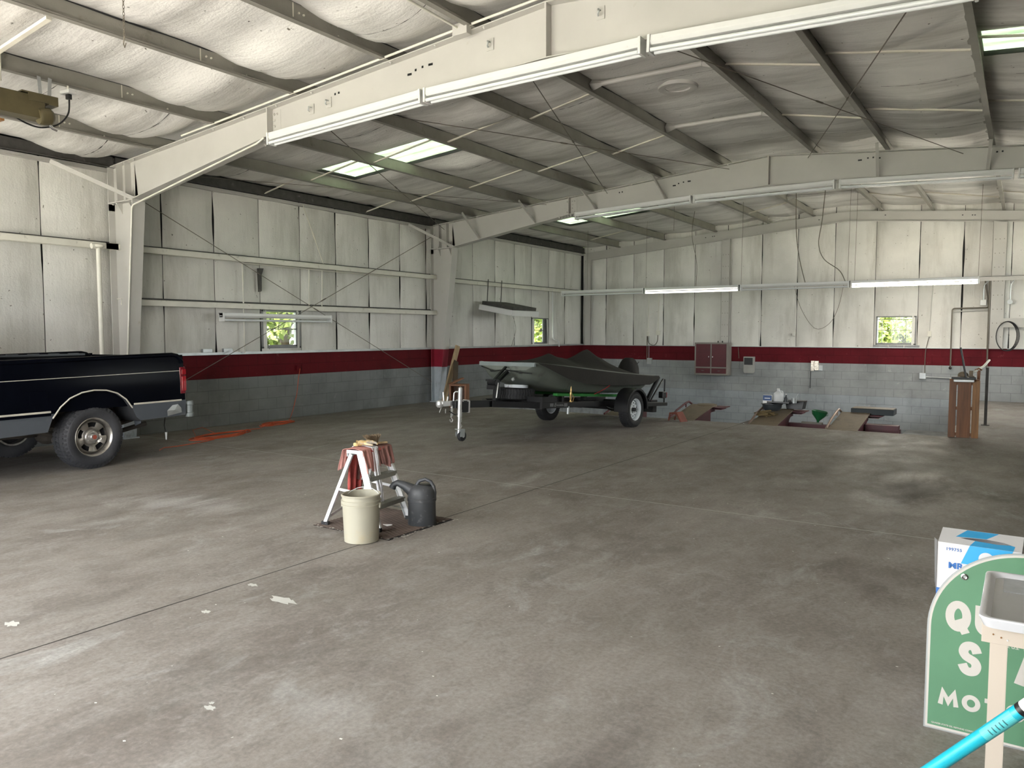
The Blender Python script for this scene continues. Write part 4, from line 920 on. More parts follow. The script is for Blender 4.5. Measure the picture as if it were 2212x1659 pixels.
m = MB(); m.box(-.93, .93, -1.12, 1.2, .70, .73); m.box(-.95, -.9, -1.12, 1.2, .7, 1.28); m.box(.9, .945, -1.12, 1.2, .7, 1.27); m.box(-.93, .93, -1.14, -1.10, .7, 1.28); m.build('bed_floor', M_paint, TR)
m = MB(); m.box(-.90, .90, 1.215, 1.262, .74, 1.29); m.build('tailgate', M_paint, TR, bevel=.01)
m = MB()
m.grid(lambda i, j: ((-1+2*i/12)*.98, 1.33+.09*(1-abs(-1+2*i/12)**4)+(0, .035, .035, .02, .035, .035, 0)[j], (.70, .69, .64, .62, .55, .50, .49)[j]), 13, 7)
m.box(-.97, .97, 1.27, 1.36, .66, .70); m.build('rear_bumper', M_bump, TR, smooth=40)
m = MB(); m.lathe([(.001,.0),(.048,.0),(.055,.02),(.055,.05),(.045,.06),(.045,.15),(.055,.16),(.055,.19),(.045,.21),(.001,.21)], 20, Matrix.Translation((.955, 1.345, .49))); m.build('bumper_end', M_bump, TR, smooth=40)
m = MB(); q = [(.994, .98, .60), (.994, 1.06, .665), (.996, 1.14, .672), (.994, 1.19, .62), (.99, 1.2, .56), (.985, 1.1, .545), (.985, .99, .53), (1.0, 1.08, .60)]
m.add(q, [(0,1,7),(1,2,7),(2,3,7),(3,4,7),(4,5,7),(5,6,7),(6,0,7)]); m.build('torn_corner', M_galv, TR)
# frame, axle, springs, front body
m = MB()
for sx in (1, -1):
    m.bar((sx*.45, -4.1, .52), (sx*.45, 1.25, .56), .07, .14)
m.cyl((-.75, .03, .37), (.75, .03, .37), .045); m.ball((0, .03, .37), .15); m.box(-.5, .5, -1.0, -.95, .45, .55); m.tube([(0, .0, .37), (0, -1.8, .42)], .05, 10); m.cyl((-.75, -3.4, .37), (.75, -3.4, .37), .04)
m.build('chassis', M_under, TR)
m = MB()
for sx in (1, -1): m.tube([(sx*.62, -.6, .52), (sx*.62, -.3, .42), (sx*.62, .03, .39), (sx*.62, .4, .43), (sx*.62, .75, .5)], .035, 8)
m.build('leaf_spring', M_under, TR)
m = MB(); m.tube([(.5, -.2, .33), (.55, .5, .33), (.6, .95, .42)], .03, 10); m.build('exhaust', M_under, TR)
# cab and nose
cab = MB(); sec = [(-1.16, .55, 1.30, .985, .985), (-1.17, 1.30, 1.35, .985, .975)]
prof = [(-1.17,.50),(-1.17,1.28),(-1.24,1.76),(-1.34,1.80),(-2.05,1.81),(-2.2,1.76),(-2.72,1.27),(-3.6,1.19),(-4.32,1.10),(-4.36,.6),(-4.2,.5),(-3.92,.5),(-3.85,.75),(-3.62,.88),(-3.4,.92),(-3.18,.88),(-2.95,.75),(-2.88,.5)]
cab.prism(prof, lambda a, b, t: (t*(1 if b < 1.3 else .82), a, b), -.975, .975); cab.build('cab', M_paint, TR, bevel=.02)
g_ = pm('dark_glass', (.01,.012,.012), .05, coat=1)
m = MB()
for sx in (1, -1): m.add([(sx*.985, -1.35, 1.32), (sx*.985, -2.6, 1.32), (sx*.81, -2.2, 1.72), (sx*.81, -1.4, 1.72)], [(0,1,2,3)])
m.add([(-.78, -2.74, 1.29), (.78, -2.74, 1.29), (.7, -2.24, 1.74), (-.7, -2.24, 1.74)], [(0,1,2,3)]); m.add([(-.7, -1.165, 1.35), (.7, -1.165, 1.35), (.62, -1.225, 1.7), (-.62, -1.225, 1.7)], [(0,1,2,3)])
m.build('window', g_, TR)
m = MB()
for sx in (1, -1): m.box(*sorted((sx*.97, sx*.99)), -2.86, -1.18, .5, .7)
m.build('rocker_panel', M_gpaint, TR)
m = MB(); m.box(-.97, .97, -4.46, -4.36, .5, .72); m.build('front_bumper', M_chrome, TR, bevel=.02)
m = MB(); m.tube([(.6, 1.2, .6), (.62, 1.23, .48), (.58, 1.24, .36), (.60, 1.25, .26)], .006, 6); m.build('trailer_plug_lead', M_black, TR)
m = MB(); m.tube([(.60, 1.25, .27), (.60, 1.25, .17)], .016, 8, r2=.008); m.build('trailer_plug', M_white, TR)
# ================================================================ ORANGE EXTENSION CORDS
def coil(cx, cy, rx, ry, rot, turns, seed, r=.006):
    R = random.Random(seed); out = []
    for i in range(turns*22):
        a = 2*PI*i/22; k = i//22; sx_ = rx*(1-.06*k+.05*R.random()*0+.05*math.sin(k*2.1)); sy_ = ry*(1+.25*math.sin(k*1.7+seed))
        x = sx_*math.cos(a)+.04*math.sin(k*3.1); y = sy_*math.sin(a)*(1+.2*math.sin(2*a+k))
        out.append((cx+x*math.cos(rot)-y*math.sin(rot), cy+x*math.sin(rot)+y*math.cos(rot), .008+.006*(k % 4)+.004*math.sin(a*3+k)))
    return out
c1 = coil(1.13, 7.35, .62, .17, math.radians(100), 6, 1)
m = MB(); m.tube([(1.75, 5.95, .008), (1.6, 6.1, .008), (1.62, 6.3, .008), (1.55, 6.7, .008), (1.45, 7.0, .008)], .006, 6); m.tube(c1, .006, 6)
m.tube([c1[-1], (1.0, 7.9, .03), (.95, 8.2, .01), (.8, 8.5, .04), (.7, 8.7, .06), (.62, 8.72, .02)], .006, 6)
m.tube([(1.0, 7.0, .02), (.85, 7.05, .1), (.8, 7.25, .12), (.9, 7.4, .02)], .004, 6)
tag(m.build('extension_cord', M_cord, smooth=60), 'orange extension cord coiled on the floor just behind the pickup', 'cord', 'orange extension cords')
c2 = coil(.62, 8.85, .42, .12, math.radians(98), 5, 3)
m = MB(); m.tube(c2, .006, 6); m.tube([c2[-1], (.5, 9.2, .05), (.35, 9.35, .03), (.2, 9.55, .16), (.12, 9.72, .45), (.08, 9.8, .75), (.06, 9.86, .92)], .006, 6)
tag(m.build('extension_cord', M_cord, smooth=60), 'orange extension cord coil farther back, plugged into the red wall outlet', 'cord', 'orange extension cords')
# ================================================================ BOAT TRAILER AND BOAT (local +y = rear, +x = side facing the camera, origin at the axle)
LOC = (5.07, 11.98, .30); ROT = (math.radians(-3.3), 0, math.radians(-4))
M_tblk = pm('trailer_black', (.006,.006,.007), .4, var=.2, spec=.35)
M_hull = pm('olive_hull', (.12,.135,.115), .5, var=.12, scale=2, dirt=((.03,.03,.02), 4))
M_deck = pm('grey_bow_deck', (.17,.20,.20), .5, var=.1)
M_bunk = pm('green_carpet', (.025,.20,.035), .9, var=.2, bump=.4)
M_canvas = pm('dark_olive_canvas', (.014,.012,.009), .85, var=.2, scale=2.5, bump=.5, bscale=12)
M_mcan = pm('black_canvas', (.010,.009,.008), .85, var=.2, scale=3, bump=.5, bscale=12)
M_wheelw = pm('white_wheel', (.72,.76,.8), .3, var=.03)
M_brass = pm('brass', (.55,.38,.16), .3, .8)
T = thing('boat_trailer', 'black boat trailer with white wheels, chrome jack and spare tyre', 'trailer', LOC, ROT)
def R_(m, name, mat, par=T, **k): return m.build(name, mat, par, **k)
for s in (-1, 1):
    m = MB(); m.bar((s*.56, -2.2, .085), (s*.56, 1.5, .085), .05, .09); R_(m, 'side_rail', M_tblk, bevel=.004)
    m = MB(); m.bar((s*.56, -2.2, .085), (s*.06, -2.75, .085), .05, .09); R_(m, 'front_rail', M_tblk, bevel=.004)
m = MB(); m.bar((0, -3.45, .09), (0, -1.0, .085), .08, .10); R_(m, 'tongue', M_tblk, bevel=.004)
for y_ in (-2.2, -1.1, .5, 1.48):
    m = MB(); m.bar((-.58, y_, .06), (.58, y_, .06), .06, .06); R_(m, 'crossmember', M_tblk, bevel=.004)
m = MB(); m.cyl((-.80, 0, 0), (.80, 0, 0), .028); R_(m, 'axle', M_tblk)
for s in (-1, 1):
    m = MB(); m.tube([(s*.56, -.35, .03), (s*.56, -.15, -.02), (s*.56, 0, -.035), (s*.56, .15, -.02), (s*.56, .35, .03)], .022, 8); m.bar((s*.56, -.02, -.04), (s*.56, .02, .06), .07, .02); R_(m, 'leaf_spring', M_tblk)
for s in (1, -1):
    e = thing('wheel', '', 'x'); del e['label']; del e['category']; e.parent = T; e.location = (s*.86, 0, 0); e.rotation_euler = (0, 0, 0 if s > 0 else PI)
    tyre(.298, .178, .18, e, M_blackr, 32, True, 40)
    M = Matrix.Rotation(PI/2, 4, 'Y'); m = MB(); m.lathe([(.178,-.08),(.165,-.08),(.16,.0),(.165,.07),(.185,.09),(.188,.085),(.178,.078)], 40, M); m.lathe([(.162,.0),(.15,.025),(.10,.04),(.05,.03),(.035,.03)], 40, M); m.build('rim', M_wheelw, e, smooth=40)
    for i in range(10):
        a = 2*PI*i/10; q = MB(); q.cyl((.036, .112*math.sin(a), .112*math.cos(a)), (.041, .112*math.sin(a), .112*math.cos(a)), .012, n=8); q.build('rim_hole', M_black, e)
    for i in range(5):
        a = 2*PI*i/5; q = MB(); q.cyl((.03, .06*math.sin(a), .06*math.cos(a)), (.05, .06*math.sin(a), .06*math.cos(a)), .011, n=6); q.build('lug_nut', M_chrome, e)
    q = MB(); q.lathe([(.034,.02),(.034,.075),(.028,.085),(.001,.085)], 20, M); q.build('hub', M_black, e, smooth=40)
    m = MB()   # fender
    pr = [(math.sin(a)*.345, math.cos(a)*.345) for a in [math.radians(x) for x in (-100,-80,-62,-45,-25,-8,8,25,45,62,80,92)]]
    m.grid(lambda i, j: (s*(.74, .745, .97, .985, .985)[j], pr[i][0]*(1 if j < 4 else .9)*(1.08), pr[i][1]*(1 if j < 4 else .9)+.02), 12, 5); R_(m, 'fender', M_tblk, smooth=50, recalc=False)
    m = MB(); m.bar((s*.55, .0, .12), (s*.75, 0, .30), .04, .02); R_(m, 'fender_bracket', M_tblk)
    m = MB(); m.bar((s*.42, -1.65, .235), (s*.42, .95, .20), .09, .045); R_(m, 'bunk', M_bunk, bevel=.01)
    m = MB(); m.box(s*.42-.03, s*.42+.03, -1.5, -1.45, .1, .22); m.box(s*.42-.03, s*.42+.03, .45, .5, .08, .19); R_(m, 'bunk_bracket', M_tblk)
    # rear guide and lamp bracket
    m = MB(); m.tube([(s*.72, .95, .12), (s*.72, 1.42, .52), (s*.72, 1.5, .52), (s*.72, 1.5, .07)], .014, 8); R_(m, 'guide_frame', M_tblk, smooth=50)
    m = MB(); m.tube([(s*.66, .95, .14), (s*.66, 1.35, .55)], .036, 12); R_(m, 'guide_pad', M_blackr, smooth=50)
    m = MB(); m.box(s*.72-.05, s*.72+.05, 1.36, 1.5, .17, .29); l_ = R_(m, 'tail_lamp', M_black, bevel=.012)
    m = MB(); m.box(s*.72-.045, s*.72+.045, 1.5, 1.525, .18, .28); m.build('lens', M_lens, l_, bevel=.006)
    m = MB(); m.box(s*.60, s*.60+s*.18, .5, 1.52, .03, .09) if s > 0 else m.box(-.78, -.60, .5, 1.52, .03, .09); R_(m, 'rear_step', M_tblk)
m = MB(); m.box(-.55, .6, 1.3, 1.45, -.1, .03); R_(m, 'rear_bar', M_tblk, bevel=.005)
# coupler, jack, chains
m = MB(); m.lathe([(.001,.0),(.032,.0),(.05,.02),(.055,.05),(.045,.09),(.02,.10),(.001,.10)], 20, Matrix.Translation((0, -3.82, .05))); m.bar((0, -3.8, .1), (0, -3.42, .11), .075, .07); m.box(-.045, .045, -3.55, -3.42, .04, .14); R_(m, 'coupler', M_zinc, bevel=.006, smooth=40)
m = MB(); m.tube([(0, -3.74, .12), (-.005, -3.75, .26)], .012, 8); m.tube([(.02, -3.7, .12), (.02, -3.68, .2)], .01, 8); R_(m, 'latch_lever', M_zinc)
J = (.1, -3.52)
m = MB(); m.tube([(J[0], J[1], .30), (J[0], J[1], .28), (J[0], J[1], .02)], .030, 16); m.ball((J[0], J[1], .31), .03); m.tube([(J[0], J[1], .02), (J[0], J[1], -.08)], .034, 16); R_(m, 'jack_tube', M_zinc, smooth=50)
m = MB(); m.tube([(J[0], J[1], -.08), (J[0], J[1], -.34)], .024, 16); R_(m, 'jack_leg', M_zinc, smooth=50)
m = MB(); m.tube([(J[0], J[1], .27), (J[0]-.045, J[1]-.045, .27), (J[0]-.06, J[1]-.06, .25), (J[0]-.065, J[1]-.065, .09)], .009, 8); m.tube([(J[0]-.065, J[1]-.065, .1), (J[0]-.067, J[1]-.067, .05)], .016, 8); R_(m, 'jack_crank', M_zinc, smooth=50)
m = MB(); m.box(.04, .07, J[1]-.09, J[1]+.09, .04, .14); m.box(.03, .09, J[1]+.06, J[1]+.2, -.02, .13); R_(m, 'jack_mount', M_tblk)
for k in (.1, .24):
    m = MB(); m.tube([(-.05, J[1]+k, .145), (.055, J[1]+k, .145), (.06, J[1]+k, .0)], .011, 6); m.box(.045, .065, J[1]+k-.02, J[1]+k+.02, -.03, .14); R_(m, 'clamp_plate', M_zinc)
WZ = -.345
m = MB(); m.lathe([(.001,-.028),(.065,-.028),(.075,-.015),(.075,.015),(.065,.028),(.001,.028)], 26, Matrix.Translation((J[0]+.02, J[1]+.04, WZ-.0)) @ Matrix.Rotation(PI/2, 4, 'Y') @ Matrix.Rotation(0, 4, 'X')); jw = R_(m, 'jack_wheel', M_blackr, smooth=40)
m = MB(); m.cyl((J[0]-.012, J[1]+.04, WZ), (J[0]+.055, J[1]+.04, WZ), .022, n=14); m.build('wheel_hub', M_zinc, jw)
m = MB(); m.box(J[0]-.035, J[0]-.03+.0, J[1]-.03, J[1]+.06, WZ-.01, WZ+.06); m.box(J[0]+.055, J[0]+.06, J[1]-.03, J[1]+.06, WZ-.01, WZ+.085); m.box(J[0]-.04, J[0]+.06, J[1]-.04, J[1]+.06, WZ+.085, WZ+.1); R_(m, 'wheel_fork', M_galv)
def chain(x, y, z, n, hook):
    m = MB()
    for i in range(n):
        c = z-i*.034; v_ = [(math.cos(a)*.013, math.sin(a)*.024) for a in [k*PI/5 for k in range(10)]]
        m.tube([(x+(p if i % 2 else 0), y+(0 if i % 2 else p), c+q) for p, q in v_], .0058, 6, closed=True)
    c = z-n*.034-.01
    m.tube([(x, y, c+.03), (x, y-.02, c+.02), (x, y, c), (x, y+.025, c-.03), (x, y+.01, c-.055), (x, y-.02, c-.05), (x, y-.035, c-.02)], .007, 8)
    R_(m, 'safety_chain', M_zinc, smooth=60)
chain(.045, -3.62, .05, 4, 1); chain(.06, -3.44, .10, 8, 1)
m = MB(); m.tube([(-.03, -3.76, .04), (-.03, -3.79, -.02)], .005, 6); m.tube([(.02, -3.72, .03), (.02, -3.72, -.03)], .006, 6); R_(m, 'clip', M_zinc)
m = MB(); m.tube([(.06, -3.4, .06), (.07, -3.45, -.02), (.09, -3.6, -.05), (.07, -3.7, .0)], .008, 8); R_(m, 'wiring_lead', M_black, smooth=50)
# spare tyre lying flat, winch post, sign plate
e = thing('spare_tyre', '', 'x'); del e['label']; del e['category']; e.parent = T; e.location = (.02, -2.13, .235); e.rotation_euler = (0, -PI/2, 0)
tyre(.285, .17, .18, e, M_blackr, 32, True, 40, 'tyre')
m = MB(); m.lathe([(.170,-.08),(.155,-.07),(.155,.10),(.172,.135),(.187,.138),(.180,.09)], 36, Matrix.Rotation(PI/2, 4, 'Y')); m.lathe([(.16,.10),(.1,.11),(.03,.11)], 36, Matrix.Rotation(PI/2, 4, 'Y')); m.build('rim', M_wheelw, e, smooth=40)
m = MB(); m.bar((.0, -2.62, .08), (.0, -2.60, .44), .06, .06); m.bar((0, -2.66, .36), (0, -2.30, .60), .06, .04); m.bar((0.03, -2.72, .42), (0.03, -2.42, .64), .04, .03); R_(m, 'winch_post', M_tblk, bevel=.004)
m = MB(); m.cyl((-.07, -2.68, .40), (.09, -2.68, .40), .055, n=16); m.box(-.06, .08, -2.75, -2.62, .30, .36); m.box(-.06, .08, -2.78, -2.66, .42, .45); R_(m, 'winch', M_black)
m = MB(); m.tube([(.1, -2.68, .4), (.12, -2.72, .3), (.13, -2.75, .18)], .008, 8); R_(m, 'winch_crank', M_zinc, smooth=50)
m = MB(); m.cyl((-.06, -2.32, .60), (.06, -2.32, .60), .045, n=14); R_(m, 'bow_roller', M_galv)
m = MB(); m.box(.44, .60, -2.24, -2.2, .03, .21); m.box(.30, .6, -2.22, -1.85, .13, .21); R_(m, 'step_box', M_tblk)
m = MB(); m.add([(.5865, -2.02, .06), (.5865, -1.55, .055), (.5865, -1.55, .115), (.5865, -2.02, .12)], [(0,1,2,3)])
for k in range(3): m.box(.586, .5885, -2.02, -1.93, .066+k*.017, .072+k*.017); m.box(.586, .5885, -1.64, -1.55, .062+k*.017, .068+k*.017)
nm_ = m.build('name_plate', [M_tblk], T)
m = MB()
for k in range(3): m.box(.5875, .5895, -2.02, -1.93, .068+k*.017, .074+k*.017); m.box(.5875, .5895, -1.64, -1.55, .064+k*.017, .070+k*.017)
q_ = [( -1.90, .065), (-1.885, .118), (-1.86, .118), (-1.865, .095), (-1.88, .092), (-1.855, .088), (-1.86, .068), (-1.9, .066)]
m.tube([(.589, a, b) for a, b in q_], .003, 6); m.tube([(.589, -1.84+.012*i, .082+.014*math.sin(i*2.1)) for i in range(16)], .003, 6)
m.build('lettering', M_galv, nm_)
m = MB(); m.lathe([(.008,.0),(.02,.01),(.012,.05),(.022,.07),(.016,.12),(.022,.14),(.01,.17),(.012,.2),(.003,.26)], 12, Matrix.Translation((.6, -1.48, .12))); m.tube([(.62, -1.45, .13), (.635, -1.44, .2), (.62, -1.46, .24)], .007, 6); R_(m, 'ratchet_handle', M_brass, smooth=50)
m = MB(); m.cyl((.57, -1.5, -.06), (.57, -1.5, .06), .022); R_(m, 'drop_stub', M_galv)
m = MB(); m.tube([(.5, -.62, .24), (.62, -.5, .33), (.70, -.4, .42)], .006, 6); R_(m, 'tie_strap', pm('red_strap', (.35,.02,.02), .6))
# boat
Bt = thing('jon_boat', 'flat-bowed olive aluminium boat sitting on the black trailer', 'boat', LOC, ROT)
S = [(-2.36, .50, .705, .40, .60), (-2.26, .515, .70, .42, .48), (-2.1, .54, .695, .43, .42), (-1.6, .61, .675, .45, .32), (-1.0, .66, .645, .47, .262), (0, .68, .60, .49, .26), (.9, .68, .575, .5, .26), (1.12, .68, .57, .52, .44)]
m = MB()
def hs(i, j):
    y, ht, wt_, hb, wb = S[i]; pts = [(-ht-.02, wt_), (-ht, wt_-.03), (-(ht*.5+hb*.5)-.03, (wt_+wb)/2), (-hb, wb+.02), (-hb+.04, wb), (0, wb-.01), (hb-.04, wb), (hb, wb+.02), ((ht*.5+hb*.5)+.03, (wt_+wb)/2), (ht, wt_-.03), (ht+.02, wt_)]
    p = pts[j]; return (p[0], y, p[1])
m.grid(hs, len(S), 11)
for i in (0, len(S)-1): m.add([hs(i, j) for j in range(11)], [tuple(range(11))])
m.build('hull', M_hull, Bt, smooth=40)
m = MB()
m.grid(lambda i, j: ((-1, 1)[j]*(S[i][1]-.01), S[i][0]+.0, S[i][2]-.012), 5, 2); m.box(-.53, .53, -2.38, -2.34, .655, .715); m.build('bow_deck', M_deck, Bt)
for s in (-1, 1):
    m = MB(); m.tube([(s*(q[1]+.015), q[0], q[2]) for q in S], .016, 8); m.build('gunwale', M_hull, Bt, smooth=50)
    m = MB(); m.tube([(s*(S[i][1]+.012), S[i][0], (S[i][2]+S[i][4])/2+.04) for i in (4, 5, 6)], .008, 6); m.build('rub_strake', M_deck, Bt, smooth=50)
m = MB(); m.add([(.53, -2.34, .70), (.53, -2.34, .52), (.62, -1.75, .50), (.62, -1.6, .66)], [(0,1,2,3)]) if 0 else None
m = MB(); m.tube([(-.47, -2.395, .64), (-.2, -2.41, .57), (0, -2.42, .60), (.25, -2.41, .57), (.50, -2.39, .555)], .009, 8); m.ball((-.25, -2.41, .575), .02, sc=(2,1,.7)); m.ball((.3, -2.41, .56), .02, sc=(2,1,.7)); m.build('cover_lanyard', M_black, Bt, smooth=50)
m = MB(); m.lathe([(.001,-.02),(.025,-.015),(.03,.0),(.025,.015),(.001,.02)], 16, Matrix.Translation((.16, -2.40, .46)) @ Matrix.Rotation(.6, 4, 'X')); m.build('bow_eye', M_galv, Bt, smooth=50)
# canvas cover
def ridge(y):
    K = [(-2.30,.715),(-1.9,.745),(-1.28,.865),(-.75,.80),(-.1,.985),(.35,.86),(.8,.70),(1.15,.60),(1.28,.57)]
    for (a, b), (c, d) in zip(K, K[1:]):
        if a <= y <= c: t = (y-a)/(c-a); t = t if (b < d) else t; return b+(d-b)*(t*t*(3-2*t)*.35+t*.65)
    return K[-1][1]
def gun(y):
    for p, q in zip(S, S[1:]):
        if p[0] <= y <= q[0]:
            t = (y-p[0])/(q[0]-p[0]); return p[1]+(q[1]-p[1])*t, p[2]+(q[2]-p[2])*t
    return (S[-1][1], S[-1][2]) if y > 0 else (S[0][1], S[0][2])
def skirt(y):
    K = [(-2.30,.015),(-1.62,.20),(-1.2,.25),(-.6,.24),(.2,.2),(.9,.17),(1.28,.04)]
    for (a, b), (c, d) in zip(K, K[1:]):
        if a <= y <= c: return b+(d-b)*(y-a)/(c-a)
    return K[-1][1]
m = MB(); ny, nx = 74, 33
def cov(i, j):
    y = -2.30+3.58*i/(ny-1); g, gz = gun(y); rz = ridge(y); s = -1+2*j/(nx-1); a = abs(s)
    tip = max(0, (y-1.05)/.23); g2 = g+.035
    if a < .8:
        u = a/.8; x = g2*u; z = gz+.012+(rz-gz)*(1-u)**(1.05 if rz > gz+.12 else 1.3); z -= .03*math.sin(PI*u)*(1 if rz > gz+.05 else 0)
        z += .018*noise.noise(Vector((x*3, y*2.2, 2)))*min(1, (1-u)*4)*min(1, (rz-gz)*8) + .010*math.sin(y*14+x*6)*math.exp(-((y+1.2)/.3)**2)*(1-u)
    else:
        u = (a-.8)/.2; x = g2+.012*u+.01*math.sin(y*8)*u; z = gz+.012-skirt(y)*u
    yy = y+(.18*(1-a)*0)
    if i >= ny-4: yy = y+.0
    return (math.copysign(x, s) if s else 0, yy, z)
m.grid(cov, ny, nx)
o = m.build('boat_cover', M_canvas, None, smooth=60, loc=LOC, rot=ROT)
tag(o, 'dark olive canvas cover tented over the boat', 'cover')
m = MB()
def mc(i, j):
    a = 2*PI*i/24; t = j/9; r_ = (.26, .27, .27, .26, .245, .22, .19, .14, .08, .002)[j]; z = (.30, .36, .44, .52, .62, .72, .80, .865, .90, .905)[j]
    k = 1+.08*math.sin(a*5+j*.7); return (r_*.75*math.cos(a)*k, 1.36-.22*(1-t)*.0+.05*t+r_*1.15*math.sin(a)*k, z)
m.grid(mc, 24, 10, closeu=True)
m2 = m.build('outboard_motor', M_mcan, None, smooth=60, loc=LOC, rot=ROT)
tag(m2, 'outboard motor under a rounded black cover at the boat stern', 'boat motor')
m = MB(); m.box(-.03, .03, 1.2, 1.5, .06, .34); m.tube([(.0, 1.38, .34), (0, 1.38, .0)], .05, 10); m.box(-.05, .05, 1.1, 1.22, .38, .52); m.build('motor_leg', M_black, m2)
m = MB(); m.tube([(.12, 1.5, .78), (.14, 1.56, .83)], .012, 6); m.build('cover_toggle', M_black, m2)
# boards behind the far column
m = MB(); m.bar((.5, 13.62, 0.02), (.62, 14.0, 1.30), .14, .04, (1,0,0)); tag(m.build('leaning_board', M_wood, bevel=.003), 'long raw board leaning behind the far left column', 'board')
m = MB(); m.bar((.86, 13.55, .02), (.60, 13.95, .95), .16, .03, (1,0,0)); tag(m.build('leaning_board', pm('dark_board', (.07,.045,.025), .7, var=.3)), 'dark weathered board leaning behind the far left column', 'board')
T = thing('wooden_crate', 'small reddish open wooden crate standing at the foot of the far column', 'crate', (1.35, 13.1, 0), (0, 0, math.radians(20)))
for a in ((-.19,-.15,-.12,.12,0,.5), (.15,.19,-.12,.12,0,.5), (-.15,.15,-.12,.12,.46,.5), (-.15,.15,-.12,.12,0,.04)):
    m = MB(); m.box(*a); m.build('board', M_woodr, T, bevel=.003)
m = MB(); m.box(-.15, .15, .09, .12, .04, .46); m.build('back_panel', pm('crate_dark_back', (.07,.03,.015), .7, var=.5, scale=12), T)
m = MB(); m.bar((-.18, -.12, .5), (.05, .1, .62), .12, .02); m.build('raised_lid', M_woodr, T)
# ================================================================ FLOOR GRATE, LADDER, BUCKET, WATERING CAN
M_rust = pm('rusty_mesh', (.085,.062,.05), .8, var=.3)
T = thing('floor_grate', 'square rusty expanded metal grate in the floor under the stepladder', 'grate', (7.03, 4.70, 0))
m = MB(); A, Bq = .42, .40
n = 22
for i in range(-n*2, n*2):
    pass
dx, dy = .0455, .019
import itertools
nx_, ny_ = int(2*A/dx), int(2*Bq/dy)
for j in range(ny_):
    for s in (0, 1):
        pts = []
        for i in range(nx_+1):
            pts.append((-A+i*dx, -Bq+j*dy+(dy/2 if (i+j) % 2 else 0)*(1), .006))
        break
    m.tube(pts, .0028, 4)
for j in range(ny_):
    pts = [(-A+i*dx, -Bq+j*dy+(dy if (i+j) % 2 else dy/2), .006) for i in range(nx_+1)]
    m.tube(pts, .0021, 4)
m.build('mesh', M_rust, T, recalc=False)
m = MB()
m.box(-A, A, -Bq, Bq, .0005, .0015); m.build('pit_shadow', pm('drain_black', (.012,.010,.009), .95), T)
m = MB()
R = random.Random(4)
for k in range(60):
    t = R.random(); e = R.choice((0, 1)); p = ((A+R.uniform(-.02,.05), -Bq+2*Bq*t) if e else (-A+2*A*t, -Bq+R.uniform(-.05,.02)))
    s_ = R.uniform(.006, .017); m.add([(p[0]+s_*math.cos(a)*R.uniform(.6,1), p[1]+s_*math.sin(a)*R.uniform(.6,1), .009) for a in [q*PI/2.5 for q in range(5)]], [(0,1,2,3,4)])
o = tag(m.build('concrete_chips', pm('pale_chips', (.5,.48,.44), .9), loc=(7.03, 4.7, 0), recalc=False), 'pale concrete chips strewn along the edges of the floor grate', 'debris'); o['kind'] = 'stuff'
m = MB(); m.add([(.045*math.cos(a)*(1+.3*math.sin(3*a)), .03*math.sin(a)*(1+.2*math.cos(2*a)), .012+.004*math.sin(2*a)) for a in [q*PI/7 for q in range(14)]], [tuple(range(14))]); tag(m.build('paper_scrap', M_white, loc=(7.13, 4.62, 0)), 'small white scrap of paper on the floor grate', 'paper')
T = thing('stepladder', 'small white aluminium stepladder draped with rags beside the bucket', 'ladder', (6.92, 4.63, 0), (0, 0, math.radians(8)))
# local x = spread (front +x), local y = width
H = .63
def rail(p, q, w, d, name, par=T):
    m = MB(); p = Vector(p); q = Vector(q); m.bar(p, q, d, w, (1,0,0)); 
    dd = (q-p).normalized(); 
    return m.build(name, M_alum, par, bevel=.003)
for s in (-1, 1):
    m = MB(); p0 = Vector((.25, s*.225, .02)); p1 = Vector((.045, s*.175, H-.01)); m.bar(p0, p1, .006, .062, (1,0,0)); 
    for e in (-.03, .03): m.bar(p0+V(e,-s*.01,0), p1+V(e,-s*.01,0), .022, .004, (1,0,0))
    m.build('front_rail', M_alum, T, bevel=.002)
    m = MB(); p0 = Vector((-.27, s*.235, .02)); p1 = Vector((-.045, s*.165, H-.03)); m.bar(p0, p1, .022, .032, (1,0,0)); m.build('rear_leg', M_alum, T, bevel=.003)
    for x_ in (.25, -.27):
        m = MB(); m.box(x_-.035, x_+.035, s*.23-.016, s*.23+.016, 0, .035); m.build('foot', M_blackr, T, bevel=.004)
    m = MB(); m.bar((.15, s*.20, .28), (-.165, s*.205, .31), .004, .022, (0,0,1)); m.build('spreader', M_alum, T)
m = MB(); m.box(-.075, .085, -.19, .19, H-.012, H+.006); m.box(-.075, -.07, -.19, .19, H-.05, H); m.box(.08, .085, -.19, .19, H-.05, H); m.box(-.075, .085, -.192, -.188, H-.022, H+.006); m.build('top_cap', M_alum, T, bevel=.003)
for z_ in (.20, .42):
    x_ = .25-(z_/H)*.205; w_ = .225-(z_/H)*.05
    m = MB(); m.box(x_-.045, x_+.04, -w_, w_, z_-.003, z_); m.box(x_+.037, x_+.04, -w_, w_, z_-.035, z_); m.box(x_-.045, x_-.042, -w_, w_, z_-.02, z_)
    for k in range(5): m.box(x_-.035+k*.016, x_-.031+k*.016, -w_, w_, z_, z_+.002)
    m.build('step', pm('worn_step', (.30,.30,.27), .5, .3, var=.2) if z_ < .3 else bpy.data.materials['worn_step'], T)
m = MB(); m.bar((-.25, -.22, .12), (.2, .2, .1), .02, .004) if 0 else None
m.bar((-.26, -.23, .06), (-.26, .23, .16), .022, .004, (1,0,0)); m.bar((.16, -.19, .24), (.2, .21, .10), .004, .02, (1,0,0)); m.build('cross_brace', M_alum, T)
